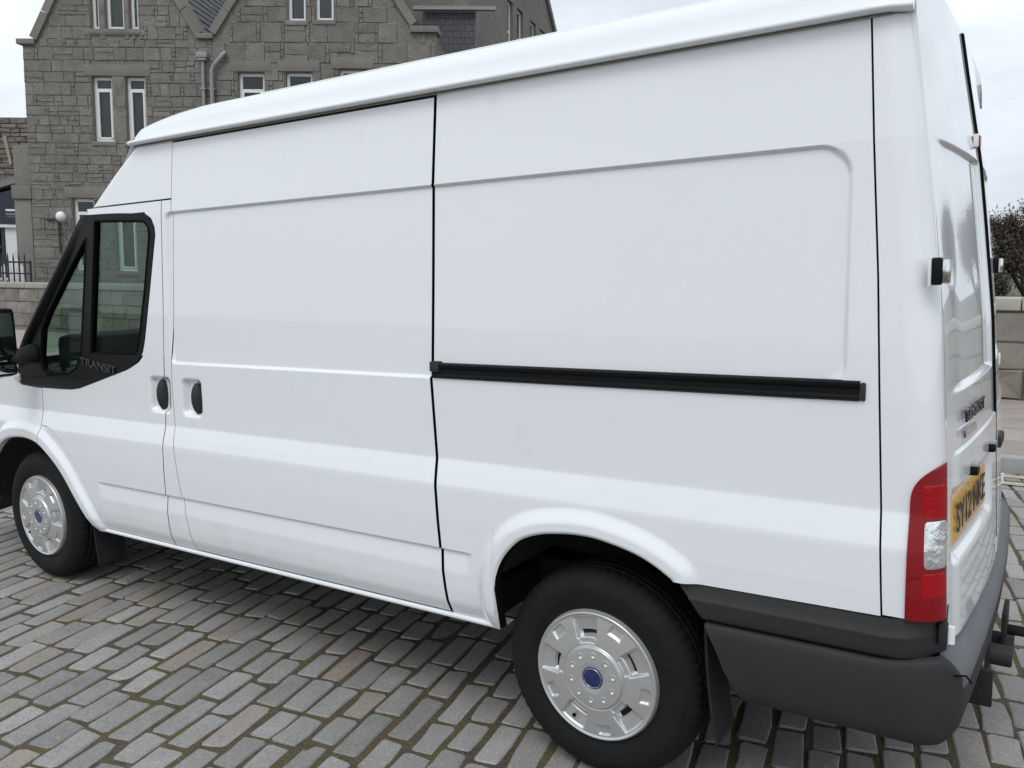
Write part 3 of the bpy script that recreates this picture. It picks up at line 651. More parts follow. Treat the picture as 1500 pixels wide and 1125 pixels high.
def Yside(U, W_, flare=True, pockets=True):
    U, W_ = np.asarray(U, float), np.asarray(W_, float)
    y = interp(W_, KW, KY_)
    cm = sst(-2.652, -2.61, U) * (1 - sst(-.47, -.43, U))
    y = y + cm * interp(W_, [.612, .684, .6885, .6925], [0, .0105, .0105, 0])
    rc = rbox(U, W_, -2.045, .755, 1.282, 1.934, .03); rc2 = rbox(U, W_, -2.045, .755, 1.282, 1.934, .085); rc = np.where(U < 0, rc, rc2)
    y = y + .0115 * np.clip(-rc / .009, 0, 1)
    if pockets:
        for a, b, c, e, dp in POCK: y = y + dp * sst(0, 1, np.clip(-rbox(U, W_, a, b, c, e, .028) / .02, 0, 1))
    y = y + .085 * np.clip((-2.95 - U) / 1.15, 0, 1.2) ** 2
    if flare:
        m_ = (np.abs(U) < .6) & (W_ < 1.1)
        if m_.any():
            d_ = dist(ARCH_R, U, W_); y = y - m_ * (.019 * (1 - sst(.030, .085, d_)) - .008 * np.clip(1 - d_ / .012, 0, 1) ** 2)
        m_ = (U < -2.4) & (W_ < 1.1)
        if m_.any():
            d_ = dist(ARCH_F, U, W_); y = y - m_ * (.022 * (1 - sst(.045, .088, d_)) - .008 * np.clip(1 - d_ / .012, 0, 1) ** 2)
    return y
FINE = sorted(set(np.round(np.concatenate([np.arange(.40, .62, .012), np.arange(.61, .70, .01), np.arange(.681, .698, .0018), np.arange(.70, .905, .016), np.arange(.905, 1.03, .006), np.arange(1.04, 1.24, .0065),
        np.arange(1.24, 1.275, .01), np.arange(1.275, 1.302, .002), np.arange(1.30, 1.84, .03), np.arange(1.84, 1.92, .008), np.arange(1.918, 1.94, .0016), np.arange(1.94, 2.25, .03)]), 4).tolist()))
def rows(w0, w1):
    return np.array([w0] + [w for w in FINE if w0 + .003 < w < w1 - .003] + [w1])
def cols(u0, u1, fine=()):
    a = [u0]; u = u0
    while u < u1 - 1e-6:
        st = .03
        for f0, f1, s_ in fine:
            if f0 - .03 <= u <= f1: st = s_
        u = min(u + st, u1); a.append(u)
    return np.array(a)
def shell(name, X, Y, Z, m, parent, side=0, fl=.025, closed=True, smooth=True, fdir=None, edge=None):
    """grid surface with an inward flange all round; side=1 mirrors it to the far side"""
    nr, nc = X.shape; Yv = Y if side == 0 else WID - Y; sg = 1 if side == 0 else -1
    V = np.stack([X, Yv, Z], -1).reshape(-1, 3); id_ = np.arange(nr * nc).reshape(nr, nc)
    q = np.stack([id_[:-1, :-1], id_[:-1, 1:], id_[1:, 1:], id_[1:, :-1]], -1).reshape(-1, 4)
    F = q.tolist()
    ring = list(id_[0, :]) + list(id_[1:, -1]) + list(id_[-1, -2::-1]) + list(id_[-2:0:-1, 0])
    n = len(V); fd = np.array([0, sg * fl, 0]) if fdir is None else np.array(fdir)
    V = np.vstack([V, V[ring], V[ring] + fd]); k = len(ring)
    for i in range(k): F.append([n + (i + 1) % k, n + i, n + k + i, n + k + (i + 1) % k])
    if side: F = [g[::-1] for g in F]
    me = bpy.data.meshes.new(name); me.from_pydata(V.tolist(), [], F); me.update()
    o = link(name, me, parent, m, False)
    sm = [smooth] * len(q) + [False] * k; me.polygons.foreach_set('use_smooth', sm)
    if edge is not None: me.materials.append(edge); me.polygons.foreach_set('material_index', [0] * len(q) + [1] * k)
    return o
doorRear = lambda w: interp(w, [.44, .69, .93, 1.08, 1.5, 2.0], [-2.120, -2.117, -2.111, -2.105, -2.088, -2.070])
slideFront = lambda w: interp(w, [.44, .49, .72, .95, 1.2, 1.60, 1.96, 2.25], [-1.960, -1.966, -2.006, -2.040, -2.049, -2.026, -2.004, -2.000])
slideRear = lambda w: interp(w, [.43, .70, 1.01, 1.28, 1.31, 1.925, 1.94, 2.25], [-.547, -.565, -.582, -.600, -.602, -.588, -.582, -.580])
quartRear = lambda w: interp(w, [.70, 1.6, 2.25], [.863, .823, .783])
trimRear = lambda w: interp(w, [1.28, 1.32, 1.376, 1.84, 1.875, 1.915, 1.938], [-2.285, -2.250, -2.229, -2.120, -2.123, -2.145, -2.19])
def quad_panel(name, uL, uR, w0, w1, m, parent, side, fine=(), gapL=.003, gapR=.003, yoff=0., **kw):
    w = rows(w0, w1); um = cols(float(np.mean(uL(w))), float(np.mean(uR(w))), fine); s_ = (um - um[0]) / (um[-1] - um[0])
    A = (uL(w) + gapL)[:, None]; B = (uR(w) - gapR)[:, None]; U = A + (B - A) * s_[None, :]; W_ = np.repeat(w[:, None], len(s_), 1)
    return shell(name, U, Yside(U, W_, **kw) + yoff, W_, m, parent, side, edge=SEAL)
def bottom_grid(us, B, top):
    """columns at us, from B(u) at the bottom up to top; rows above 0.905 stay level"""
    full = rows(.43, top); lo = full <= .905; U = []; W_ = []
    for u, b in zip(us, B):
        w = full.copy(); w[lo] = b + (full[lo] - .43) * (.905 - b) / (.905 - .43); U.append(np.full(len(w), u)); W_.append(w)
    return np.array(U).T, np.array(W_).T
for sd_ in (0, 1):
    # ---- front door: lower skin, rear strip, top strip in one mesh
    door = None
    us = cols(-3.123, -2.117, [(-3.13, -2.6, .012), (-2.33, -2.10, .006)])
    Bd = np.where(us < -2.655, interp(us, FLARE_F[:, 0], FLARE_F[:, 1]) + .004, .452); Td = interp(us, [-3.13, -2.85, -2.78, -2.371, -2.29, -2.25, -2.10], [1.122, 1.127, 1.136, 1.243, 1.279, 1.316, 1.318])
    full = rows(.452, 1.318); t_ = (full - full[0]) / (full[-1] - full[0]); U = np.repeat(us[None, :], len(full), 0); W_ = np.zeros_like(U)
    for j in range(len(us)):
        top = Td[j]; bot = Bd[j]
        w = full.copy()
        if bot > .46: lo = full <= .96; w[lo] = bot + (full[lo] - .452) * (.96 - bot) / (.96 - .452) if bot < .95 else w[lo]
        hi = full >= 1.03; w[hi] = 1.03 + (full[hi] - 1.03) * (top - 1.03) / (1.318 - 1.03); W_[:, j] = w
    U = U + (doorRear(W_) - .003 + 2.117) * sst(-2.4, -2.117, U)
    door = shell('front_door', U, Yside(U, W_), W_, PAINT, van, sd_, edge=SEAL)
    w = rows(1.311, 1.984); s_ = np.linspace(0, 1, 12); A = np.where(w < 1.938, trimRear(w), trimRear(np.array([1.938]))[0])[:, None]; U = A + (doorRear(w)[:, None] - .003 - A) * s_; W_ = np.repeat(w[:, None], 12, 1)
    shell('door_pillar_skin', U, Yside(U, W_) - .0005, W_, PAINT, door, sd_)
    w = np.linspace(1.944, 1.984, 6); us = np.linspace(-2.62, -2.19, 30); U = np.repeat(us[None, :], 6, 0) - (w[:, None] - 1.95) * .6 * np.linspace(1, 0, 30)[None, :]; W_ = np.repeat(w[:, None], 30, 1)
    shell('door_top_skin', U, Yside(U, W_), W_, PAINT, door, sd_)
    # ---- black window surround with its two panes
    tro = spline([(-2.66, 1.958), (-2.42, 1.952), (-2.20, 1.938)], 12).tolist() + [(-2.15, 1.916), (-2.128, 1.88), (-2.124, 1.84), (-2.18, 1.60), (-2.233, 1.376), (-2.255, 1.318), (-2.293, 1.281), (-2.371, 1.246), (-2.59, 1.187), (-2.72, 1.153), (-2.78, 1.139), (-2.84, 1.130), (-2.97, 1.125), (-3.13, 1.126), (-3.335, 1.132), (-3.368, 1.16), (-3.36, 1.22), (-3.20, 1.385), (-3.03, 1.55), (-2.86, 1.72)]
    g1 = [(-2.575, 1.925), (-2.40, 1.917), (-2.20, 1.905), (-2.168, 1.877), (-2.164, 1.84), (-2.215, 1.60), (-2.264, 1.40), (-2.287, 1.335), (-2.308, 1.318), (-2.48, 1.316), (-2.665, 1.314), (-2.62, 1.62)]
    g2 = [(-2.655, 1.85), (-2.69, 1.62), (-2.745, 1.30), (-2.795, 1.235), (-2.86, 1.206), (-3.06, 1.192), (-3.103, 1.22), (-3.112, 1.29), (-3.085, 1.42), (-3.02, 1.50), (-2.82, 1.70)]
    def plate(name, loops, yo, th, m, parent):
        LL = [[Vector((a, b, 0)) for a, b in l] for l in loops]; tr = tessellate_polygon(LL); P = [v for l in LL for v in l]; n = len(P)
        yy = [float(Yside(np.array([v.x]), np.array([v.y]), False, False)[0]) + yo for v in P]
        if sd_: V = [(v.x, WID - y, v.y) for v, y in zip(P, yy)] + [(v.x, WID - y - th, v.y) for v, y in zip(P, yy)]
        else: V = [(v.x, y, v.y) for v, y in zip(P, yy)] + [(v.x, y + th, v.y) for v, y in zip(P, yy)]
        F = [tuple(t) for t in tr] + [tuple(i + n for i in t)[::-1] for t in tr]; b = 0
        for l in LL:
            k = len(l)
            for i in range(k): F.append((b + i, b + (i + 1) % k, n + b + (i + 1) % k, n + b + i))
            b += k
        return pyd(name, V, F, parent, m, False, True)
    plate('window_surround', [tro, g1, g2], -.002, .03, BLACKGL, door)
    grow = lambda l, k: [((a - sum(q[0] for q in l) / len(l)) * k + sum(q[0] for q in l) / len(l), (b - sum(q[1] for q in l) / len(l)) * k + sum(q[1] for q in l) / len(l)) for a, b in l]
    plate('window_glass', [grow(g1, 1.02)], .012, .005, VGLASS, door); plate('quarter_glass', [grow(g2, 1.02)], .012, .005, VGLASS, door)
    # seal lines round the panes
    for l in (g1, g2):
        mbs = MB(); pts = [(a, (y if not sd_ else WID - y), b) for a, b in l for y in [float(Yside(np.array([a]), np.array([b]), False, False)[0]) + .0]]
        mbs.tube(pts + [pts[0]], .006, 6, False); mbs.build('window_seal', SEAL, door, True)
    # ---- fender with wheel arch flare
    us = np.concatenate([cols(-4.12, -3.95), cols(-3.94, -3.129, [(-4, -3.1, .012)])]); Bf = interp(us, ARCH_F[:, 0], ARCH_F[:, 1]); Bf[us < -3.86] = .43
    Tf = interp(us, [-4.12, -4.0, -3.75, -3.42, -3.34, -3.12], [.93, 1.0, 1.10, 1.19, 1.127, 1.12]); t_ = np.linspace(0, 1, 60); W_ = Bf[None, :] + (Tf - Bf)[None, :] * t_[:, None]; U = np.repeat(us[None, :], 60, 0)
    fen = shell('front_wing', U, Yside(U, W_), W_, PAINT, van, sd_, .03)
    us = cols(-3.123, -2.655, [(-3.2, -2.6, .010)]); Bf = np.where(us < -2.735, interp(us, ARCH_F[:, 0], ARCH_F[:, 1]), .432); Tf = interp(us, FLARE_F[:, 0], FLARE_F[:, 1]); t_ = np.linspace(0, 1, 22)
    W_ = Bf[None, :] + (Tf - Bf)[None, :] * t_[:, None]; U = np.repeat(us[None, :], 22, 0); shell('wheel_arch_flare', U, Yside(U, W_), W_, PAINT, fen, sd_, .05)
    # ---- B post strip, cab side above the door, sliding door, rear quarter
    quad_panel('centre_post', doorRear, slideFront, .452, 1.984, PAINT, van, sd_, [(-2.2, -1.9, .008)], .002, .0012)
    w = rows(1.991, 2.234); uf = interp(w, [1.99, 2.12, 2.245], [-2.667, -2.50, -2.318])[:, None]; s_ = np.linspace(0, 1, 44) ** 1.3; U = uf + (slideFront(w)[:, None] - .002 - uf) * s_; W_ = np.repeat(w[:, None], 44, 1)
    Yc = Yside(U, W_) + .075 * np.clip(1 - (U - uf) / .10, 0, 1) ** 2; shell('cab_side_panel', U, Yc, W_, PAINT, van, sd_)
    sdoor = quad_panel('sliding_door', slideFront, slideRear, .455, 2.222, PAINT, van, sd_, [(-2.06, -1.80, .006)], .0015, .006)
    us = cols(-.573, .86, [(-.46, .42, .007), (.63, .78, .005)]); Bq = np.where(us < -.337, .432, np.where(us < .297, interp(us, ARCH_R[4:, 0], ARCH_R[4:, 1]), interp(us, [.297, .86], [.733, .738])))
    near_edge = (us >= -.3372) & (us < -.30); Bq[near_edge] = interp(us[near_edge], [-.3372, -.335, -.315, -.30], [.56, .61, .67, .697])
    U, W_ = bottom_grid(us, Bq, 2.233); s_ = (us - us[0]) / (us[-1] - us[0]); sh_ = (slideRear(W_) + .006 - us[0]) * np.clip(1 - (U - us[0]) / .2, 0, 1) + (quartRear(W_) - .0025 - us[-1]) * np.clip(1 - (us[-1] - U) / .10, 0, 1)
    quart = shell('rear_quarter', U + sh_, Yside(U, W_), W_, PAINT, van, sd_, .04, edge=SEAL)
    # dark structure behind the shut lines
    for nm, ul, ur, a, b in (('inner_panel', lambda w: doorRear(w) - .10, lambda w: slideFront(w) + .08, .47, 2.22), ('inner_panel', lambda w: slideRear(w) - .10, lambda w: slideRear(w) + .10, .45, 2.22), ('inner_panel', lambda w: quartRear(w) - .08, lambda w: quartRear(w) + .07, .76, 2.22)):
        quad_panel(nm, ul, ur, a, b, SEAL, van, sd_, yoff=.040, flare=False, pockets=False)
    w = np.linspace(2.16, 2.236, 4); U = np.repeat(np.linspace(-2.25, .80, 40)[None, :], 4, 0); W_ = np.repeat(w[:, None], 40, 1); shell('inner_panel', U, Yside(U, W_, False, False) + .03, W_, SEAL, van, sd_)
    # sill with its bright folded edge
    us = np.linspace(-2.735, -.350, 60); prof = [(.034, .449), (.028, .444), (.027, .436), (.033, .430), (.045, .427), (.075, .432)]
    U = np.repeat(us[None, :], 6, 0); Wv = np.repeat(np.array([q[1] for q in prof])[::-1, None], 60, 1); Yv = np.repeat(np.array([q[0] for q in prof])[::-1, None], 60, 1) + .0035 * np.sin(us * 3.1)[None, :] * 0
    shell('sill', U, Yv, Wv, PAINT, van, sd_, .05)
    # gutter lip along the roof edge
    gp = [(.100, 2.236), (.062, 2.2365), (.054, 2.240), (.053, 2.248), (.058, 2.254), (.09, 2.258)]; us = np.linspace(-2.325, .878, 70); endc = np.clip((us - .80) / .078, 0, 1) ** 2 * .03 + np.clip((-2.25 - us) / .075, 0, 1) ** 2 * .05
    U = np.repeat(us[None, :], 6, 0); shell('gutter', U, np.array([q[0] for q in gp])[:, None] + endc[None, :], np.repeat(np.array([q[1] for q in gp])[:, None], 70, 1), PAINT, van, sd_, .03)
    shell('gutter_seal', np.repeat(us[None, 1:-1], 3, 0), np.repeat(np.array([[.088], [.080], [.090]]), 68, 1) + endc[None, 1:-1], np.repeat(np.array([[2.2300], [2.2325], [2.2355]]), 68, 1), GREYSEAL, van, sd_, .02)
    # ---- door handles
    for (a, b, c, e, pa) in ((-1.930, -1.868, 1.068, 1.200, sdoor), (-2.172, -2.114, 1.072, 1.206, door)):
        t_ = np.linspace(0, math.pi, 13); zz = np.linspace(0, 1, 17)
        prof = np.sin(np.pi * np.clip(zz, .02, .98)) ** .35; X = (a + b) / 2 - np.cos(t_)[None, :] * (b - a) / 2 * prof[:, None] * .95; Zz = np.repeat((c + (e - c) * zz)[:, None], 13, 1); Yh = .052 - .034 * np.sin(t_)[None, :] ** .8 * prof[:, None]
        shell('door_handle', X, Yh, Zz, BLACKPL, pa, sd_, .02)
    # ---- lower black moulding over the bumper side, behind the wheel
    s_ = np.linspace(0, 1, 40); w = np.array([.6285, .632, .640, .660, .680, .6860, .6885, .692, .715, .7335]); off = np.array([.006, -.002, -.006, -.008, -.0095, -.0105, -.0105, -.006, -.002, .004])
    uf = interp(w, [.625, .69, .735], [.391, .345, .302])[:, None]; U = uf + (1.0 - uf) * s_; W_ = np.repeat(w[:, None], 40, 1) + .016 * sst(.86, 1.0, U) * np.linspace(0.2, 1, 10)[:, None]
    Yv = np.repeat(off[:, None], 40, 1) + .11 * np.clip((U - .90) / .10, 0, 1) ** 2.4
    shell('side_moulding', U, Yv, W_, BLACKPL, van, sd_, .03)

# ---- roof
SEC = np.array([(.066, .0), (.070, .008), (.080, .020), (.088, .048), (.106, .083), (.145, .112), (.20, .130), (.30, .145), (.5, .158), (.75, .167), (.985, .170)])
secy = np.concatenate([SEC[:, 0], WID - SEC[-2::-1, 0]]); sech = np.concatenate([SEC[:, 1], SEC[-2::-1, 1]])
us = np.concatenate([np.array([-2.345, -2.335, -2.32, -2.30, -2.27, -2.23, -2.18, -2.10, -2.0, -1.92]), np.linspace(-1.85, .78, 40), np.array([.81, .84, .86, .875, .884])])
kf = interp(us, [-2.345, -2.33, -2.28, -2.15, -2.0, -1.85, .78, .84, .87, .884], [.12, .30, .55, .80, .93, 1, 1, .97, .90, .76])
us = np.append(us, .868); kf = np.append(kf, .52); cent = 1 - ((secy - .985) / .919) ** 2
U = us[None, :] - (.14 * cent[:, None]) * np.clip((-1.85 - us) / .5, 0, 1)[None, :] ** 1.5; Yr = np.repeat(secy[:, None], len(us), 1) + 0
ins = (np.clip((us - .80) / .08, 0, 1) ** 2 * .03 + np.clip((-2.2 - us) / .145, 0, 1) ** 2 * .07); Yr = .985 + (Yr - .985) * (1 - ins[None, :] / .92)
Zr = 2.252 + sech[:, None] * kf[None, :]
nr, nc = U.shape; id_ = np.arange(nr * nc).reshape(nr, nc); q = np.stack([id_[:-1, :-1], id_[:-1, 1:], id_[1:, 1:], id_[1:, :-1]], -1).reshape(-1, 4)
roof = pyd('roof', np.stack([U, Yr, Zr], -1).reshape(-1, 3), q, van, PAINT, True)
for k in np.linspace(.35, 1.62, 6):
    MB().box((-1.7, k - .03, 2.405), (.6, k + .03, 2.424), .006).build('roof_rib', PAINT, roof, auto=40)

# ---- front: cap, windscreen, bonnet, nose (mostly out of frame)
def xloft(name, st, m, parent, nt_=22, smooth=True):
    t_ = np.linspace(0, 1, nt_); c = 1 - (2 * t_ - 1) ** 2; V = []
    for (u, w, y0, bl, cr_) in st: V.append(np.stack([u - bl * c, y0 + (WID - 2 * y0) * t_, w + cr_ * c], -1))
    V = np.array(V); nr, nc = V.shape[:2]; id_ = np.arange(nr * nc).reshape(nr, nc); q = np.stack([id_[:-1, :-1], id_[:-1, 1:], id_[1:, 1:], id_[1:, :-1]], -1).reshape(-1, 4)
    return pyd(name, V.reshape(-1, 3), q, parent, m, smooth, False)
xloft('front_cap', [(-2.33, 2.262, .12, .13, .02), (-2.36, 2.245, .13, .13, .02), (-2.50, 2.13, .15, .13, .01), (-2.665, 1.992, .15, .14, 0)], PAINT, van)
xloft('windscreen', [(-2.66, 1.988, .15, .14, 0), (-2.85, 1.77, .12, .15, 0), (-3.08, 1.53, .09, .17, 0), (-3.32, 1.28, .07, .2, 0)], VGLASS, van)
bon = xloft('bonnet', [(-3.30, 1.262, .06, .2, 0), (-3.42, 1.20, .06, .22, .03), (-3.75, 1.105, .08, .24, .05), (-4.0, 1.005, .13, .22, .05), (-4.12, .93, .17, .2, .03)], PAINT, van)
xloft('grille', [(-4.12, .93, .30, .20, .03), (-4.16, .84, .32, .2, 0), (-4.18, .76, .34, .2, 0)], BLACKPL, van)
fb = xloft('front_bumper', [(-4.16, .76, .12, .22, 0), (-4.22, .72, .10, .22, 0), (-4.24, .55, .09, .22, 0), (-4.20, .38, .12, .2, 0), (-4.10, .30, .16, .18, 0)], BLACKPL, van)
for s_ in (0, 1):
    yy = lambda y: y if s_ == 0 else WID - y
    V = [(-4.02, yy(.14), .99), (-4.13, yy(.30), .94), (-4.19, yy(.33), .78), (-4.10, yy(.12), .76)]; pyd('headlight', V + [(x + .12, y, z) for x, y, z in V], [(0, 1, 2, 3), (7, 6, 5, 4), (0, 4, 5, 1), (1, 5, 6, 2), (2, 6, 7, 3), (3, 7, 4, 0)], van, CLEARL, False, True)
    # A pillar in black
    mbp = MB(); mbp.tube([(-2.685, yy(.092), 1.940), (-2.86, yy(.066), 1.735), (-3.05, yy(.055), 1.545), (-3.22, yy(.050), 1.378), (-3.34, yy(.052), 1.245)], [.035, .036, .036, .036, .036], 10); mbp.build('windscreen_pillar', BLACKGL, van, True)
    mbp = MB(); mbp.box((-4.14, yy(.2) - .1, .45), (-3.88, yy(.2) + .1, .76), .03); mbp.build('bumper_corner', BLACKPL, van, True)
    # wheel houses
    for AR, x0, yin in ((ARCH_R, 0., .40), (ARCH_F, -3.3, .36)):
        P = AR[::6]; c = np.array([x0, .40]); Q = [(c + (p_ - c) * 1.03) for p_ in P if p_[1] > (.60 if x0 == 0 else .45)]
        V = [(a, yy(.035), b) for a, b in Q] + [(a, yy(yin), b) for a, b in Q]; n = len(Q); pyd('wheel_house', V + [(x0, yy(yin), .60)], [(i, i + 1, n + i + 1, n + i) for i in range(n - 1)] + [(n + i, n + i + 1, 2 * n) for i in range(n - 1)], van, DARK, True, False)
# ---- door mirror on the near side and its twin
for s_ in (0, 1):
    yy = lambda y: y if s_ == 0 else WID - y
    sg = 1 if s_ == 0 else -1
    mbm = MB(); mbm.tube([(-3.20, yy(.05), 1.30), (-3.17, yy(.0), 1.29), (-3.15, yy(-.06), 1.29), (-3.15, yy(-.10), 1.30)], [.05, .045, .04, .035], 10); arm = mbm.build('door_mirror', BLACKPL, van, True)
    b_ = MB().box((-3.23, min(yy(-.065), yy(-.28)), 1.275), (-3.12, max(yy(-.065), yy(-.28)), 1.535), .032); b_.build('mirror_housing', BLACKGL, arm, auto=50)
    b_ = MB().box((-3.125, min(yy(-.088), yy(-.262)), 1.30), (-3.113, max(yy(-.088), yy(-.262)), 1.510), .005); b_.build('mirror_glass', MIRROR, arm, auto=50)
    b_ = MB().box((-3.22, min(yy(-.07), yy(-.25)), 1.195), (-3.125, max(yy(-.07), yy(-.25)), 1.268), .03); b_.build('lower_mirror', BLACKGL, arm, auto=50)
    b_ = MB().box((-3.126, min(yy(-.095), yy(-.225)), 1.212), (-3.118, max(yy(-.095), yy(-.225)), 1.255), .003); b_.build('lower_mirror_glass', MIRROR, arm, auto=50)
    MB().box((-3.385, min(yy(.025), yy(.06)), 1.145), (-3.335, max(yy(.025), yy(.06)), 1.185), .008).build('side_repeater', mat('pale indicator lens', (.62, .60, .52), .3, coat=1.), van, auto=40)

# ---- embossed lettering on the near window surround
def fit_text(txt, w_, h_, depth, name, m, parent, M3, bold=0.):
    o = text_mesh(txt, 1., depth / max(h_, 1e-6), name, m, parent, Matrix(), 1., bold); me = o.data
    co = np.array([v.co[:] for v in me.vertices]); lo, hi = co.min(0), co.max(0)
    me.transform(Matrix.Translation((-lo[0], -lo[1], -lo[2]))); me.transform(Matrix.Diagonal((w_ / (hi[0] - lo[0]), h_ / (hi[1] - lo[1]), h_, 1))); me.transform(M3); return o
door0 = [o for o in van.children if o.name.startswith('front_door')][0]
mt = Matrix(((.992, 0, 0, -2.742), (0, 0, -1, .0255), (-.125, 1, 0, 1.252), (0, 0, 0, 1))); fit_text('TRANSIT', .29, .040, .0025, 'raised_lettering', mat('worn grey lettering', (.045, .045, .045), .5), door0, mt)

# ---- cab interior
MB().box((-3.34, .16, .75), (-2.92, 1.81, 1.20), .06).build('dashboard', DASHM, van, auto=50)
MB().box((-3.17, .14, 1.14), (-2.86, 1.83, 1.385), .05).build('dashboard_top', SEATM, van, auto=50); MB().box((-3.10, 1.18, 1.30), (-2.80, 1.72, 1.48), .06).build('instrument_hood', SEATM, van, auto=50); MB().box((-3.10, .70, 1.30), (-2.85, 1.12, 1.44), .05).build('centre_console', SEATM, van, auto=50)
MB().box((-3.05, .11, .70), (-2.30, .155, 1.22), .02).build('door_lining', TEAL, van, auto=50); MB().box((-3.05, 1.815, .70), (-2.30, 1.86, 1.22), .02).build('door_lining', TEAL, van, auto=50)
cup = MB(); cup.box((-3.12, .16, 1.10), (-2.86, .45, 1.235), .04); cup.build('dash_pocket', TEAL, van, auto=50)
for y0, y1 in ((.22, 1.05), (1.22, 1.70)):
    st_ = MB(); st_.box((-2.62, y0, .72), (-2.16, y1, .88), .05); seat = st_.build('seat', SEATM, van, auto=50)
    MB().box((-2.22, y0 + .02, .80), (-2.09, y1 - .02, 1.42), .05).build('seat_back', SEATM, seat, auto=50)
sw = MB(); sw.tube([(-2.84 + .06 * math.sin(a), 1.46 + .19 * math.cos(a), 1.18 + .16 * math.sin(a)) for a in np.linspace(0, 2 * math.pi, 25)], .016, 8, False); sw.box((-2.90, 1.40, 1.12), (-2.85, 1.52, 1.22)); sw.build('steering_wheel', SEATM, van, True)
MB().box((-2.07, .10, .50), (-2.03, 1.87, 2.20)).build('bulkhead', DASHM, van); MB().box((-2.62, .16, 1.975), (-2.05, 1.81, 2.01)).build('cab_ceiling', DASHM, van)
MB().box((-3.25, .14, .50), (-2.05, 1.83, .56)).build('cab_floor', DARK, van)
MB().box((-2.80, .70, 1.76), (-2.77, .98, 1.83), .012).build('rear_view_mirror', SEATM, van, auto=40)

# ---- rear pillars, lamps
RB = lambda w: interp(w, [.60, .70, .75, .9, 1.13, 1.44, 1.77, 1.94, 2.24, 2.42], [1.0, .998, .996, .990, .981, .963, .931, .913, .880, .862])
def rearU(y, w): return RB(w) + interp(w, [1.5, 1.95, 2.40], [.050, .046, .020]) * (1 - ((y - .985) / .88) ** 2)
def corner(W_, t, off=0.):
    """plan path of the rear corner: t<0 along the side, 0..1 round the corner; returns x, y"""
    Yb = interp(W_, KW, KY_); uc = RB(W_) + .004; r_ = .080; a = np.clip(t, 0, 1) * math.pi / 2
    x = uc - r_ + (r_ + off) * np.sin(a); y = Yb + r_ - (r_ + off) * np.cos(a); return np.where(t < 0, uc - r_ + t, x), np.where(t < 0, Yb - off, y)
for sd_ in (0, 1):
    w = rows(.742, 2.233); t_ = np.linspace(0, 1, 14); nS = 8; Wa = np.repeat(w[:, None], nS + 14, 1)
    xs0 = quartRear(w) + .0025; xe = RB(w) + .004 - .080; A = xs0[:, None] + (xe - xs0)[:, None] * np.linspace(0, 1, nS, endpoint=False)[None, :]; Ya = np.repeat(interp(w, KW, KY_)[:, None], nS, 1)
    Xc, Yc = corner(np.repeat(w[:, None], 14, 1), np.repeat(t_[None, :], len(w), 0)); shell('rear_corner_post', np.hstack([A, Xc]), np.hstack([Ya, Yc]), Wa, PAINT, van, sd_, .02)
    # tail lamp wraps the corner
    w = np.linspace(.742, 1.135, 44); uF = .916 + .066 * np.clip((w - 1.03) / .105, 0, 1) ** 3; n = 22; s_ = np.linspace(0, 1, n); X = np.zeros((44, n)); Y = np.zeros((44, n))
    for i in range(44):
        uc = RB(w[i]) + .004; t0 = uF[i] - (uc - .080); t0 = t0 if t0 < 0 else math.asin(min(t0 / .080, 1)) / (math.pi / 2); tt = t0 + (.80 - t0) * s_ if t0 >= 0 else np.where(s_ < .3, t0 * (1 - s_ / .3), (s_ - .3) / .7 * .80)
        X[i], Y[i] = corner(np.full(n, w[i]), tt, .008)
    lampo = shell('tail_lamp', X, Y, np.repeat(w[:, None], n, 1), REDLENS, van, sd_, .012)
    def patch(name, w0, w1, t0, t1, m, off, zig=0.):
        nn, nc = 60, 26; w = np.linspace(w0, w1, nn); v = np.linspace(-1, 1, nn); k = (1 - np.abs(v) ** 14) ** .5 * .98 + .02; tm_ = (t0 + t1) / 2; T_ = tm_ + (t1 - t0) / 2 * k[:, None] * np.linspace(-1, 1, nc)[None, :]; Wg = np.repeat(w[:, None], nc, 1)
        o_ = off + zig * np.abs(((v[:, None] * 1.6 + .8 * np.abs(np.linspace(-1, 1, nc))[None, :] * 1.3) % 1.) * 2 - 1) - .004 * (1 - k[:, None]); Xp, Yp = corner(Wg, T_, o_); shell(name, Xp, Yp, Wg, m, lampo, sd_, .006, smooth=zig == 0)
    patch('brake_lens', 1.000, 1.085, .26, .79, REDDEEP, .0088); patch('clear_lens', .872, .996, .30, .79, CLEARL, .0088); patch('fog_lens', .800, .866, .26, .79, REDDEEP, .0088)

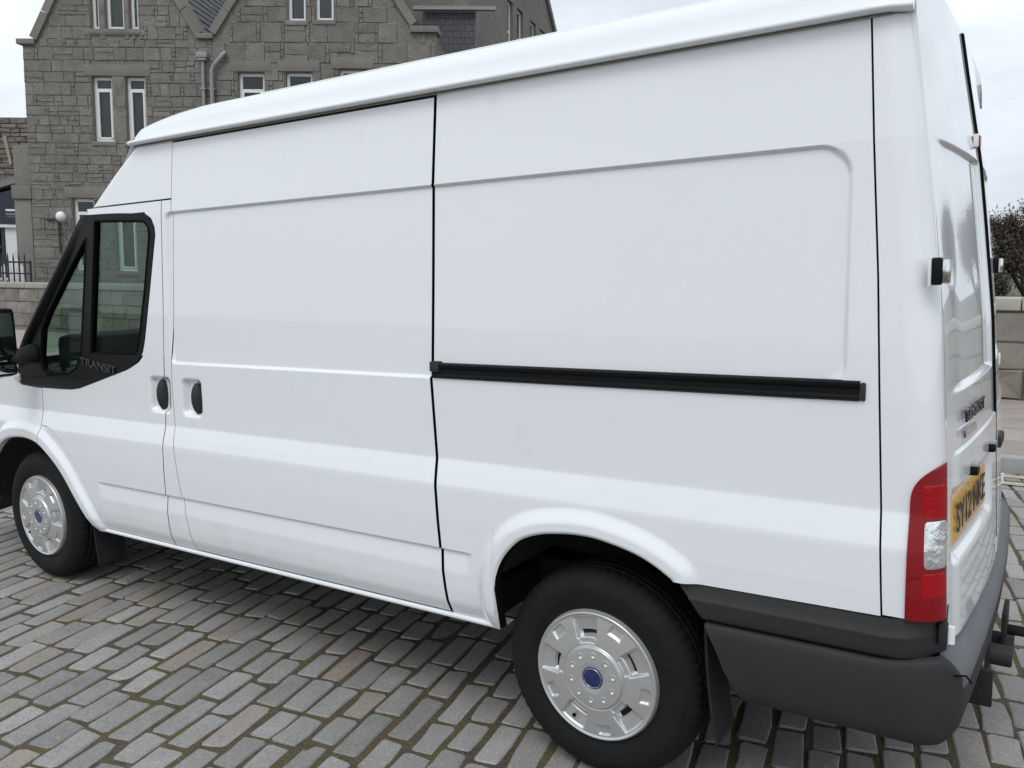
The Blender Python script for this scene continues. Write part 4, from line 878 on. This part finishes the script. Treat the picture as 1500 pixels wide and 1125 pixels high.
# ---- rear doors
def rear_door(y0, y1, flip):
    ys = np.concatenate([np.linspace(y0, y0 + .30, 46), np.linspace(y0 + .31, y1 - .08, 26), np.linspace(y1 - .075, y1, 16)]); ys = np.unique(np.round(ys, 4))
    wl = sorted(set(np.round(np.concatenate([np.arange(.64, .80, .02), np.arange(.79, .90, .006), np.arange(.90, 1.03, .02), np.arange(1.03, 1.16, .005), np.arange(1.16, 1.28, .02), np.arange(1.28, 1.33, .004), np.arange(1.34, 1.92, .03), np.arange(1.92, 1.965, .004), np.arange(1.97, 2.24, .03)]), 4)))
    Wt = 2.252 + interp(ys, secy, sech) * .74 - .004; Y = []; Z = []
    base = np.array(wl + [2.24 + .03 * i for i in range(1, 6)]); Z = np.repeat(base[:, None], len(ys), 1)
    hi = base > 2.20
    for j in range(len(ys)): Z[hi, j] = 2.20 + (base[hi] - 2.20) * (Wt[j] - 2.20) / (base[-1] - 2.20)
    Y = np.repeat(ys[None, :], len(base), 0); X = rearU(Y, Z)
    yn = Y if not flip else WID - Y
    X = X - .014 * sst(.13, .42, yn) * (1 - sst(.90, .96, yn)) * np.clip((Z - 1.286) / .014, 0, 1) * np.clip((1.945 - Z) / .010, 0, 1)
    X = X + .007 * (1 - sst(1.128, 1.136, Z)) * sst(.17, .24, yn)
    if not flip: X = X - .020 * np.clip(-rbox(yn, Z, .165, .80, .835, 1.045, .03) / .028, 0, 1)
    X = X - .010 * np.clip((yn - .965) / .012, 0, 1)
    nr, nc = X.shape; id_ = np.arange(nr * nc).reshape(nr, nc); F = np.stack([id_[:-1, :-1], id_[:-1, 1:], id_[1:, 1:], id_[1:, :-1]], -1).reshape(-1, 4).tolist()
    V = np.stack([X, Y, Z], -1).reshape(-1, 3); ring = list(id_[0, :]) + list(id_[1:, -1]) + list(id_[-1, -2::-1]) + list(id_[-2:0:-1, 0]); n = len(V); k = len(ring)
    V = np.vstack([V, V[ring], V[ring] + np.array([-.03, 0, 0])]); F += [[n + (i + 1) % k, n + i, n + k + i, n + k + (i + 1) % k] for i in range(k)]
    me = bpy.data.meshes.new('rear_door'); me.from_pydata(V.tolist(), [], F); me.update(); o = link('rear_door', me, van, PAINT); me.polygons.foreach_set('use_smooth', [True] * ((nr - 1) * (nc - 1)) + [False] * k); return o
rd0 = rear_door(.118, .981, False); rd1 = rear_door(.989, WID - .118, True)
MB().box((.80, .10, .64), (.835, WID - .10, 2.30)).build('inner_panel', SEAL, van)
seam = MB(); zz = np.linspace(.70, 2.36, 40); V = [(float(rearU(np.array(.985), np.array(z))) + dx, .985 + dy, z) for z in zz for dx, dy in ((-.01, -.017), (.007, -.015), (.007, .010), (-.01, .012))]
seam.add(V, [(4 * i + k, 4 * i + k + 1, 4 * i + k + 5, 4 * i + k + 4) for i in range(39) for k in range(3)]); seam.build('door_seal', SEAL, van)
def RP(y, w, o=0.): return float(rearU(np.array(y), np.array(w))) + o
# number plate in its recess
pl0, pl1, pw0, pw1 = .205, .725, .886, 1.010
V = [(RP(y, w, -.0105 + o), y, w) for o in (.0, .006) for (y, w) in ((pl0, pw0), (pl1, pw0), (pl1, pw1), (pl0, pw1))]
pyd('number_plate', V, [(3, 2, 1, 0), (4, 5, 6, 7), (0, 1, 5, 4), (1, 2, 6, 5), (2, 3, 7, 6), (3, 0, 4, 7)], rd0, YELLOW, False, True)
npl = [o for o in rd0.children if o.name.startswith('number_plate')][0]
xa = Vector((RP(pl1, .95) - RP(pl0, .95), pl1 - pl0, 0)).normalized(); za = Vector((RP(.46, pw1) - RP(.46, pw0), 0, pw1 - pw0)).normalized(); na = xa.cross(za)
def tm(y, w, o): 
    mtx = Matrix((xa, za, na)).transposed().to_4x4(); mtx.translation = Vector((RP(y, w, o), y, w)); return mtx
fit_text('SY12 NKE', .455, .078, .0008, 'plate_characters', INK, npl, tm(.235, .909, -.0005), .012)
xa = Vector((RP(.62, 1.21) - RP(.29, 1.21), .33, 0)).normalized(); za = Vector((-.03, 0, 1)).normalized(); na = xa.cross(za)
fit_text('TRANSIT', .31, .036, .003, 'door_lettering', DARKCH, rd0, tm(.295, 1.199, .0075), .02)
bd = MB(); V = [(RP(y, w, o), y, w) for o in (.006, .012) for (y, w) in ((.295, 1.160), (.455, 1.160), (.455, 1.180), (.295, 1.180))]; bd.add(V, [(3, 2, 1, 0), (4, 5, 6, 7), (0, 1, 5, 4), (1, 2, 6, 5), (2, 3, 7, 6), (3, 0, 4, 7)]); bd.build('small_badge', CHROME, rd0)
for y in (.40, .75):
    MB().box((RP(y, 1.06, -.005), y - .028, 1.040), (RP(y, 1.06, .026), y + .028, 1.062), .008).build('plate_lamp', BLACKGL, rd0, auto=40)
    MB().box((RP(y, 1.06, -.005), y - .024, 1.063), (RP(y, 1.06, .026), y + .024, 1.075), .008).build('plate_lamp_hood', GREYSEAL, rd0, auto=40)
hb = MB().box((RP(.985, 2.0, -.004), .86, 1.985), (RP(.985, 2.0, .018), .90, 2.02), .004).build('brake_light', REDDEEP, rd0, auto=40); MB().box((RP(.985, 2.0, .0), .835, 1.982), (RP(.985, 2.0, .014), .859, 2.022), .004).build('brake_light_base', WHITEPL, rd0, auto=40)
for s_ in (0, 1):
    yy = (lambda y: y) if s_ == 0 else (lambda y: WID - y); dr = rd0 if s_ == 0 else rd1
    w = 1.608; x = float(RB(w))
    ya, yb = sorted((yy(.030), yy(.062))); hg = MB().box((x - .002, ya, w - .033), (x + .020, yb, w + .033), .005).build('hinge', BLACKGL, dr, auto=40)
    ya, yb = sorted((yy(.034), yy(.075))); MB().box((x + .0205, ya, w - .030), (x + .036, yb, w + .028), .005).build('hinge_cap', CHROME, hg, auto=40)
    ya, yb = sorted((yy(.026), yy(.052))); MB().box((x - .010, ya, w - .036), (x - .0025, yb, w + .036), .003).build('hinge_plate', WHITEPL, hg, auto=40)
    w = .695; x = float(RB(w)); ya, yb = sorted((yy(.052), yy(.080))); hg = MB().box((x - .012, ya, w - .030), (x + .010, yb, w + .030), .006).build('hinge', BLACKPL, dr, auto=40)
    hc = MB(); hc.tube([(x + .016, yy(.066), w - .022), (x + .016, yy(.066), w + .022)], .010, 12); hc.build('hinge_cap', WHITEPL, hg, auto=40)
    if s_: MB().box((float(RB(1.21)) - .02, yy(.06), 1.185), (float(RB(1.21)) + .012, yy(.03), 1.235), .005).build('check_strap', WHITEPL, dr, auto=40)
MB().box((RP(1.2, 1.0, -.01), 1.06, .99), (RP(1.2, 1.0, .02), 1.2, 1.03), .008).build('door_handle', BLACKPL, rd1, auto=40)
# ---- rear bumper: side, corner, step
path = []
for s_ in np.linspace(0, 1, 30, endpoint=False): path.append((.42 + s_ * .51, -.012, 0., -1., 0.))
for a in np.linspace(0, math.pi / 2, 16): path.append((.93 + .115 * math.sin(a), .108 - .12 * math.cos(a), math.sin(a), -math.cos(a), sst(.45, 1.0, a / (math.pi / 2))))
for y in np.linspace(.13, .985, 24): path.append((1.045 + .026 * (1 - ((y - .985) / .877) ** 2) , y, 1., 0., 1.))
half = path; path = half + [(x, WID - y, nx, -ny, k) for x, y, nx, ny, k in half[-2::-1]]
PS = [(-.030, .622), (-.004, .6205), (.0, .614), (.003, .595), (.004, .55), (.003, .50), (.0, .46), (-.006, .43), (-.018, .41), (-.040, .398), (-.08, .395)]
PR = [(-.075, .634), (-.030, .606), (-.006, .586), (.004, .574), (.009, .560), (.008, .52), (.004, .48), (-.004, .45), (-.018, .43), (-.040, .418), (-.08, .415)]
V = []; npf = len(PS)
for i, (x, y, nx, ny, k) in enumerate(path):
    for (a, b), (c, e) in zip(PS, PR):
        o_ = a + (c - a) * k; w = b + (e - b) * k + (1 - k) * .020 * float(sst(.84, .99, x)) * float(sst(.45, .62, b)); xx = x + nx * o_
        if i == 0 or i == len(path) - 1: xx = float(interp(w, [.392, .5, .55, .625], [.511, .451, .43, .391]))
        elif i < 12 or i > len(path) - 13: 
            j = i if i < 12 else len(path) - 1 - i; f0 = float(interp(w, [.392, .5, .55, .625], [.511, .451, .43, .391])); xx = f0 + (half[12][0] - f0) * j / 12
        V.append((xx, y + ny * o_, w))
F = [(i * npf + j, i * npf + j + 1, (i + 1) * npf + j + 1, (i + 1) * npf + j) for i in range(len(path) - 1) for j in range(npf - 1)]
STEP = mat('grey bumper step with sky sheen', (.105, .105, .115), .5, spec=.5, noise=(12, .12, 4), bump=(700, .3, .0006))  # grey step pad, its top faces lightened to stand for reflected sky
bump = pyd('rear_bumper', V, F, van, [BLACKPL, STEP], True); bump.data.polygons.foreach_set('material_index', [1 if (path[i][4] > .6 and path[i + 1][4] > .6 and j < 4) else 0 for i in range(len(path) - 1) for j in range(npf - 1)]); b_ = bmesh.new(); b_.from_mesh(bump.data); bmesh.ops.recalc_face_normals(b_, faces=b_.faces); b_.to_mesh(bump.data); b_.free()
MB().box((.62, .12, .42), (.98, WID - .12, .60)).build('bumper_beam', DARK, van)
sj = MB(); sj.tube([(1.030, .030, .606), (1.052, .072, .592), (1.062, .094, .566)], .0025, 6); sj.build('bumper_joint', SEAL, bump, True)
# ---- tow bar
tb_ = MB().box((.93, .52, .30), (1.00, 1.45, .37), .008).build('tow_bar', DARK, van, auto=40)
MB().box((.98, .565, .285), (1.085, .585, .40), .004).build('bracket', DARK, tb_, auto=40); MB().box((.98, .90, .30), (1.12, 1.07, .335), .004).build('tow_plate', DARK, tb_, auto=40); MB().box((1.085, .91, .30), (1.10, 1.06, .46), .004).build('ball_plate', DARK, tb_, auto=40)
tb2 = MB(); tb2.tube([(1.10, .985, .38), (1.17, .985, .38), (1.19, .985, .40), (1.19, .985, .43)], .018, 10); tb2.tube([(1.19, .985, .41), (1.19, .985, .425), (1.19, .985, .45), (1.19, .985, .47)], [.012, .025, .026, .010], 12); tb2.build('tow_ball', DARK, tb_, True)
tb3 = MB(); tb3.tube([(1.06, .80, .36), (1.12, .80, .36), (1.125, .80, .36)], [.034, .034, .028], 14); tb3.box((1.05, .75, .31), (1.062, .85, .46)); tb3.build('socket', BLACKPL, tb_, auto=40)
# ---- rail for the sliding door
rail_p = [(.040, 1.336), (.010, 1.336), (.004, 1.331), (.004, 1.322), (.008, 1.317), (.010, 1.315), (.010, 1.300), (.008, 1.298), (.004, 1.294), (.004, 1.288), (.010, 1.2835), (.040, 1.2835)]
rail = MB().extrude([(a + .019, b) for a, b in rail_p], -.592, .790, 0).build('door_rail', BLACKGL, van, auto=40)
MB().box((.791, .024, 1.285), (.804, .060, 1.332), .005).build('rail_end_cap', BLACKPL, rail, auto=40)
MB().box((-.600, .022, 1.305), (-.560, .05, 1.341), .005).build('roller_arm', BLACKPL, rail, auto=40)
# ---- mud flaps, underside
for yy in (lambda y: y, lambda y: WID - y):
    for x, w0, w1, lean in ((.375, .23, .60, .035), (-2.80, .25, .52, .02)):
        y0, y1 = sorted((yy(.04), yy(.19))); pts = [(x + lean * (1 - t_) ** 2, w0 + (w1 - w0) * t_) for t_ in np.linspace(0, 1, 7)]
        V = [(a + dx, y, b) for dx in (0, .008) for y in (y0, y1) for a, b in pts]; n = 7; F = []
        for i in range(6): F += [(i, i + 1, n + i + 1, n + i), (2 * n + i, 3 * n + i, 3 * n + i + 1, 2 * n + i + 1), (i, 2 * n + i, 2 * n + i + 1, i + 1), (n + i, n + i + 1, 3 * n + i + 1, 3 * n + i)]
        F += [(0, n, 3 * n, 2 * n), (n - 1, 3 * n - 1, 4 * n - 1, 2 * n - 1)]; pyd('mud_flap', V, F, van, DARK, False, True)
MB().box((-3.9, .42, .50), (.60, 1.55, .56)).build('floor_pan', DARK, van); MB().box((-2.65, .30, .33), (-.55, 1.67, .455)).build('shade_tray', DARK, van)  # low tray added under the floor to stop light leaking below the van
MB().box((-2.65, .075, .46), (-.42, .42, .54)).build('floor_edge', DARK, van); MB().box((-2.65, WID - .42, .46), (-.42, WID - .075, .54)).build('floor_edge', DARK, van)
for y in (.48, 1.40): MB().box((-3.6, y, .38), (.95, y + .08, .50)).build('chassis_rail', DARK, van)
MB().box((-2.0, .62, .27), (-1.1, 1.30, .48), .03).build('fuel_tank', DARK, van, auto=40)
ax_ = MB(); b0 = body(0, .25, .345); ax_.tube([(b0[0], .25, b0[2]), (b0[0], WID - .25, b0[2])], .045, 10); ax_.build('rear_axle', DARK, van, True)
ex = MB(); ex.tube([(-3, .75, .36), (-.8, .7, .34), (-.2, .52, .42), (.5, .5, .36), (.8, .45, .32)], .035, 8); ex.build('exhaust', DARK, van, True)

# ---- wheels
def tyre_mesh():
    half_ = [(.196, .085), (.205, .070), (.214, .060), (.222, .0545), (.236, .0515), (.240, .0490), (.262, .0455), (.285, .0445), (.300, .0465), (.303, .0490), (.318, .0560), (.330, .0660), (.3385, .0780), (.3430, .0900)]
    tread = [(.3440, .095), (.3445, .103), (.337, .1045), (.337, .110), (.3450, .112), (.3465, .128), (.338, .130), (.338, .137), (.3468, .139), (.3468, .150)]
    pr = half_ + tread; cy = .153; pr = pr + [(r_, 2 * cy - y) for r_, y in pr[::-1]]; n = 240; V = []; F = []; k = len(pr)
    for i in range(n):
        a = 2 * math.pi * i / n
        for j, (r_, y) in enumerate(pr):
            jj = j if j < k / 2 else k - 1 - j
            if 11 <= jj <= 15 and i % 4 == 0: r_ -= .0055 if jj > 12 else .003
            if jj >= 19 and i % 5 == (2 if y > cy else 0): r_ -= .006
            if jj in (6, 7) and i % 120 < 34 and (i % 120) % 4 < 3: y = y - .0012 if y < cy else y
            V.append((r_ * math.cos(a), y - .05, r_ * math.sin(a)))
    for i in range(n):
        for j in range(k - 1): F.append((i * k + j, ((i + 1) % n) * k + j, ((i + 1) % n) * k + j + 1, i * k + j + 1))
    me = bpy.data.meshes.new('tyre'); me.from_pydata(V, [], F); me.update(); b = bmesh.new(); b.from_mesh(me); bmesh.ops.recalc_face_normals(b, faces=b.faces); b.to_mesh(me); b.free(); me.materials.append(RUBBER); me.polygons.foreach_set('use_smooth', [True] * len(me.polygons)); return me
def trim_mesh():
    nth = 400; rs = np.concatenate([np.linspace(.0, .064, 8), np.linspace(.065, .088, 24), np.linspace(.094, .112, 12), np.linspace(.114, .200, 48), np.linspace(.201, .217, 12)]); th = np.linspace(0, 2 * math.pi, nth, endpoint=False); Rr, T = np.meshgrid(rs, th, indexing='ij')
    h = .016 * (1 - (Rr / .217) ** 2) + .006 * (1 - sst(.100, .104, Rr)) - .0025 * np.exp(-((Rr - .1065) / .0022) ** 2) + .005 * np.exp(-((Rr - .2085) / .005) ** 2) - .012 * sst(.212, .217, Rr)
    ang = lambda c: np.abs((T - c + math.pi) % (2 * math.pi) - math.pi); dark = np.zeros_like(Rr, bool)
    for k in range(5):
        a = math.radians(100 - 72 * k); d_ = ang(a) * Rr; hw = .034 + (Rr - .12) * .14
        msk = (1 - sst(hw - .004, hw + .001, d_)) * sst(.128, .1315, Rr) * (1 - sst(.192, .199, Rr)); h = h - msk * (.020 - .014 * np.clip((Rr - .14) / .055, 0, 1))
        h = h - .004 * (1 - sst(hw * .8 - .003, hw * .8 + .002, d_)) * sst(.112, .114, Rr) * (1 - sst(.126, .129, Rr))
        sl = (d_ < hw - .007) & (Rr > .133) & (Rr < .152); h = np.where(sl, h - .014, h); dark |= sl
        a = math.radians(64 - 72 * k); d_ = ang(a) * Rr; hw = .026 - (Rr - .16) * .1
        h = h - .0075 * (1 - sst(hw - .005, hw, d_)) * sst(.160, .168, Rr) * (1 - sst(.190, .196, Rr))
    for k in range(10):
        a = math.radians(36 * k + 14); d_ = np.hypot(Rr * np.cos(T) - .076 * math.cos(a), Rr * np.sin(T) - .076 * math.sin(a)); h = h - .0045 * (1 - sst(.003, .0068, d_)) + .0012 * np.exp(-((d_ - .0085) / .002) ** 2)
    h = h - .004 * (1 - sst(.040, .043, Rr)) * 1.
    V = np.stack([Rr * np.cos(T), -.0035 - h, Rr * np.sin(T)], -1).reshape(-1, 3); nr = len(rs); id_ = np.arange(nr * nth).reshape(nr, nth); nx_ = np.roll(id_, -1, 1)
    q = np.stack([id_[:-1], id_[1:], nx_[1:], nx_[:-1]], -1).reshape(-1, 4); dk = (dark[:-1] & dark[1:] & np.roll(dark, -1, 1)[:-1] & np.roll(dark, -1, 1)[1:]).reshape(-1)
    me = bpy.data.meshes.new('hub_cap'); me.from_pydata(V.tolist(), [], q.tolist()); me.update(); me.materials.append(SILVER); me.materials.append(SEAL); me.polygons.foreach_set('material_index', dk.astype(int).tolist()); me.polygons.foreach_set('use_smooth', [True] * len(q)); return me
TY, TRM = tyre_mesh(), trim_mesh()
def disc(r0, r1, y0, y1, n=48):
    V = [(r_ * math.cos(2 * math.pi * i / n), y, r_ * math.sin(2 * math.pi * i / n)) for r_, y in ((r0, y0), (r1, y0), (r1, y1)) for i in range(n)]; F = [(j * n + i, j * n + (i + 1) % n, (j + 1) * n + (i + 1) % n, (j + 1) * n + i) for j in (0, 1) for i in range(n)]
    if r0 > 0: pass
    return V, F
dm = MB(); dm.add(*disc(.0005, .037, -.0215, -.012)); BADGE = None
for ix, (x, s_) in enumerate(((0, 0), (-3.3, 0), (0, 1), (-3.3, 1))):
    b0 = body(x, 0, .345); rim = MB(); rim.tube([(0, .02, 0), (0, .20, 0)], [.205, .205], 40); wh = rim.build('wheel', DARK, van, auto=40); wh.location = (b0[0], .05 if s_ == 0 else WID - .05, b0[2]); wh.rotation_euler = (0, (.0, .42, .3, .9)[ix], math.pi if s_ else 0)
    for nm, me in (('tyre', TY), ('hub_cap', TRM)):
        o = bpy.data.objects.new(nm, me); COL.objects.link(o); o.parent = wh
    V, F = disc(.0004, .036, -.0225, -.012); bo = pyd('centre_badge', V, F, wh, BLUE, False, True); smooth_by_angle(bo.data, 40)
    rg = MB(); rg.tube([(.0315 * math.cos(a), -.0228, .0315 * math.sin(a)) for a in np.linspace(0, 2 * math.pi, 41)], .0011, 6, False); rg.build('badge_ring', CHROME, wh, True)
    rg = MB(); rg.tube([(.0385 * math.cos(a), -.0195, .0385 * math.sin(a)) for a in np.linspace(0, 2 * math.pi, 41)], .0028, 6, False); rg.build('badge_rim', SILVER, wh, True)
    vv = MB(); vv.tube([(-.075, -.006, -.148), (-.076, -.014, -.153)], .006, 8); vv.build('tyre_valve', SEAL, wh, True)
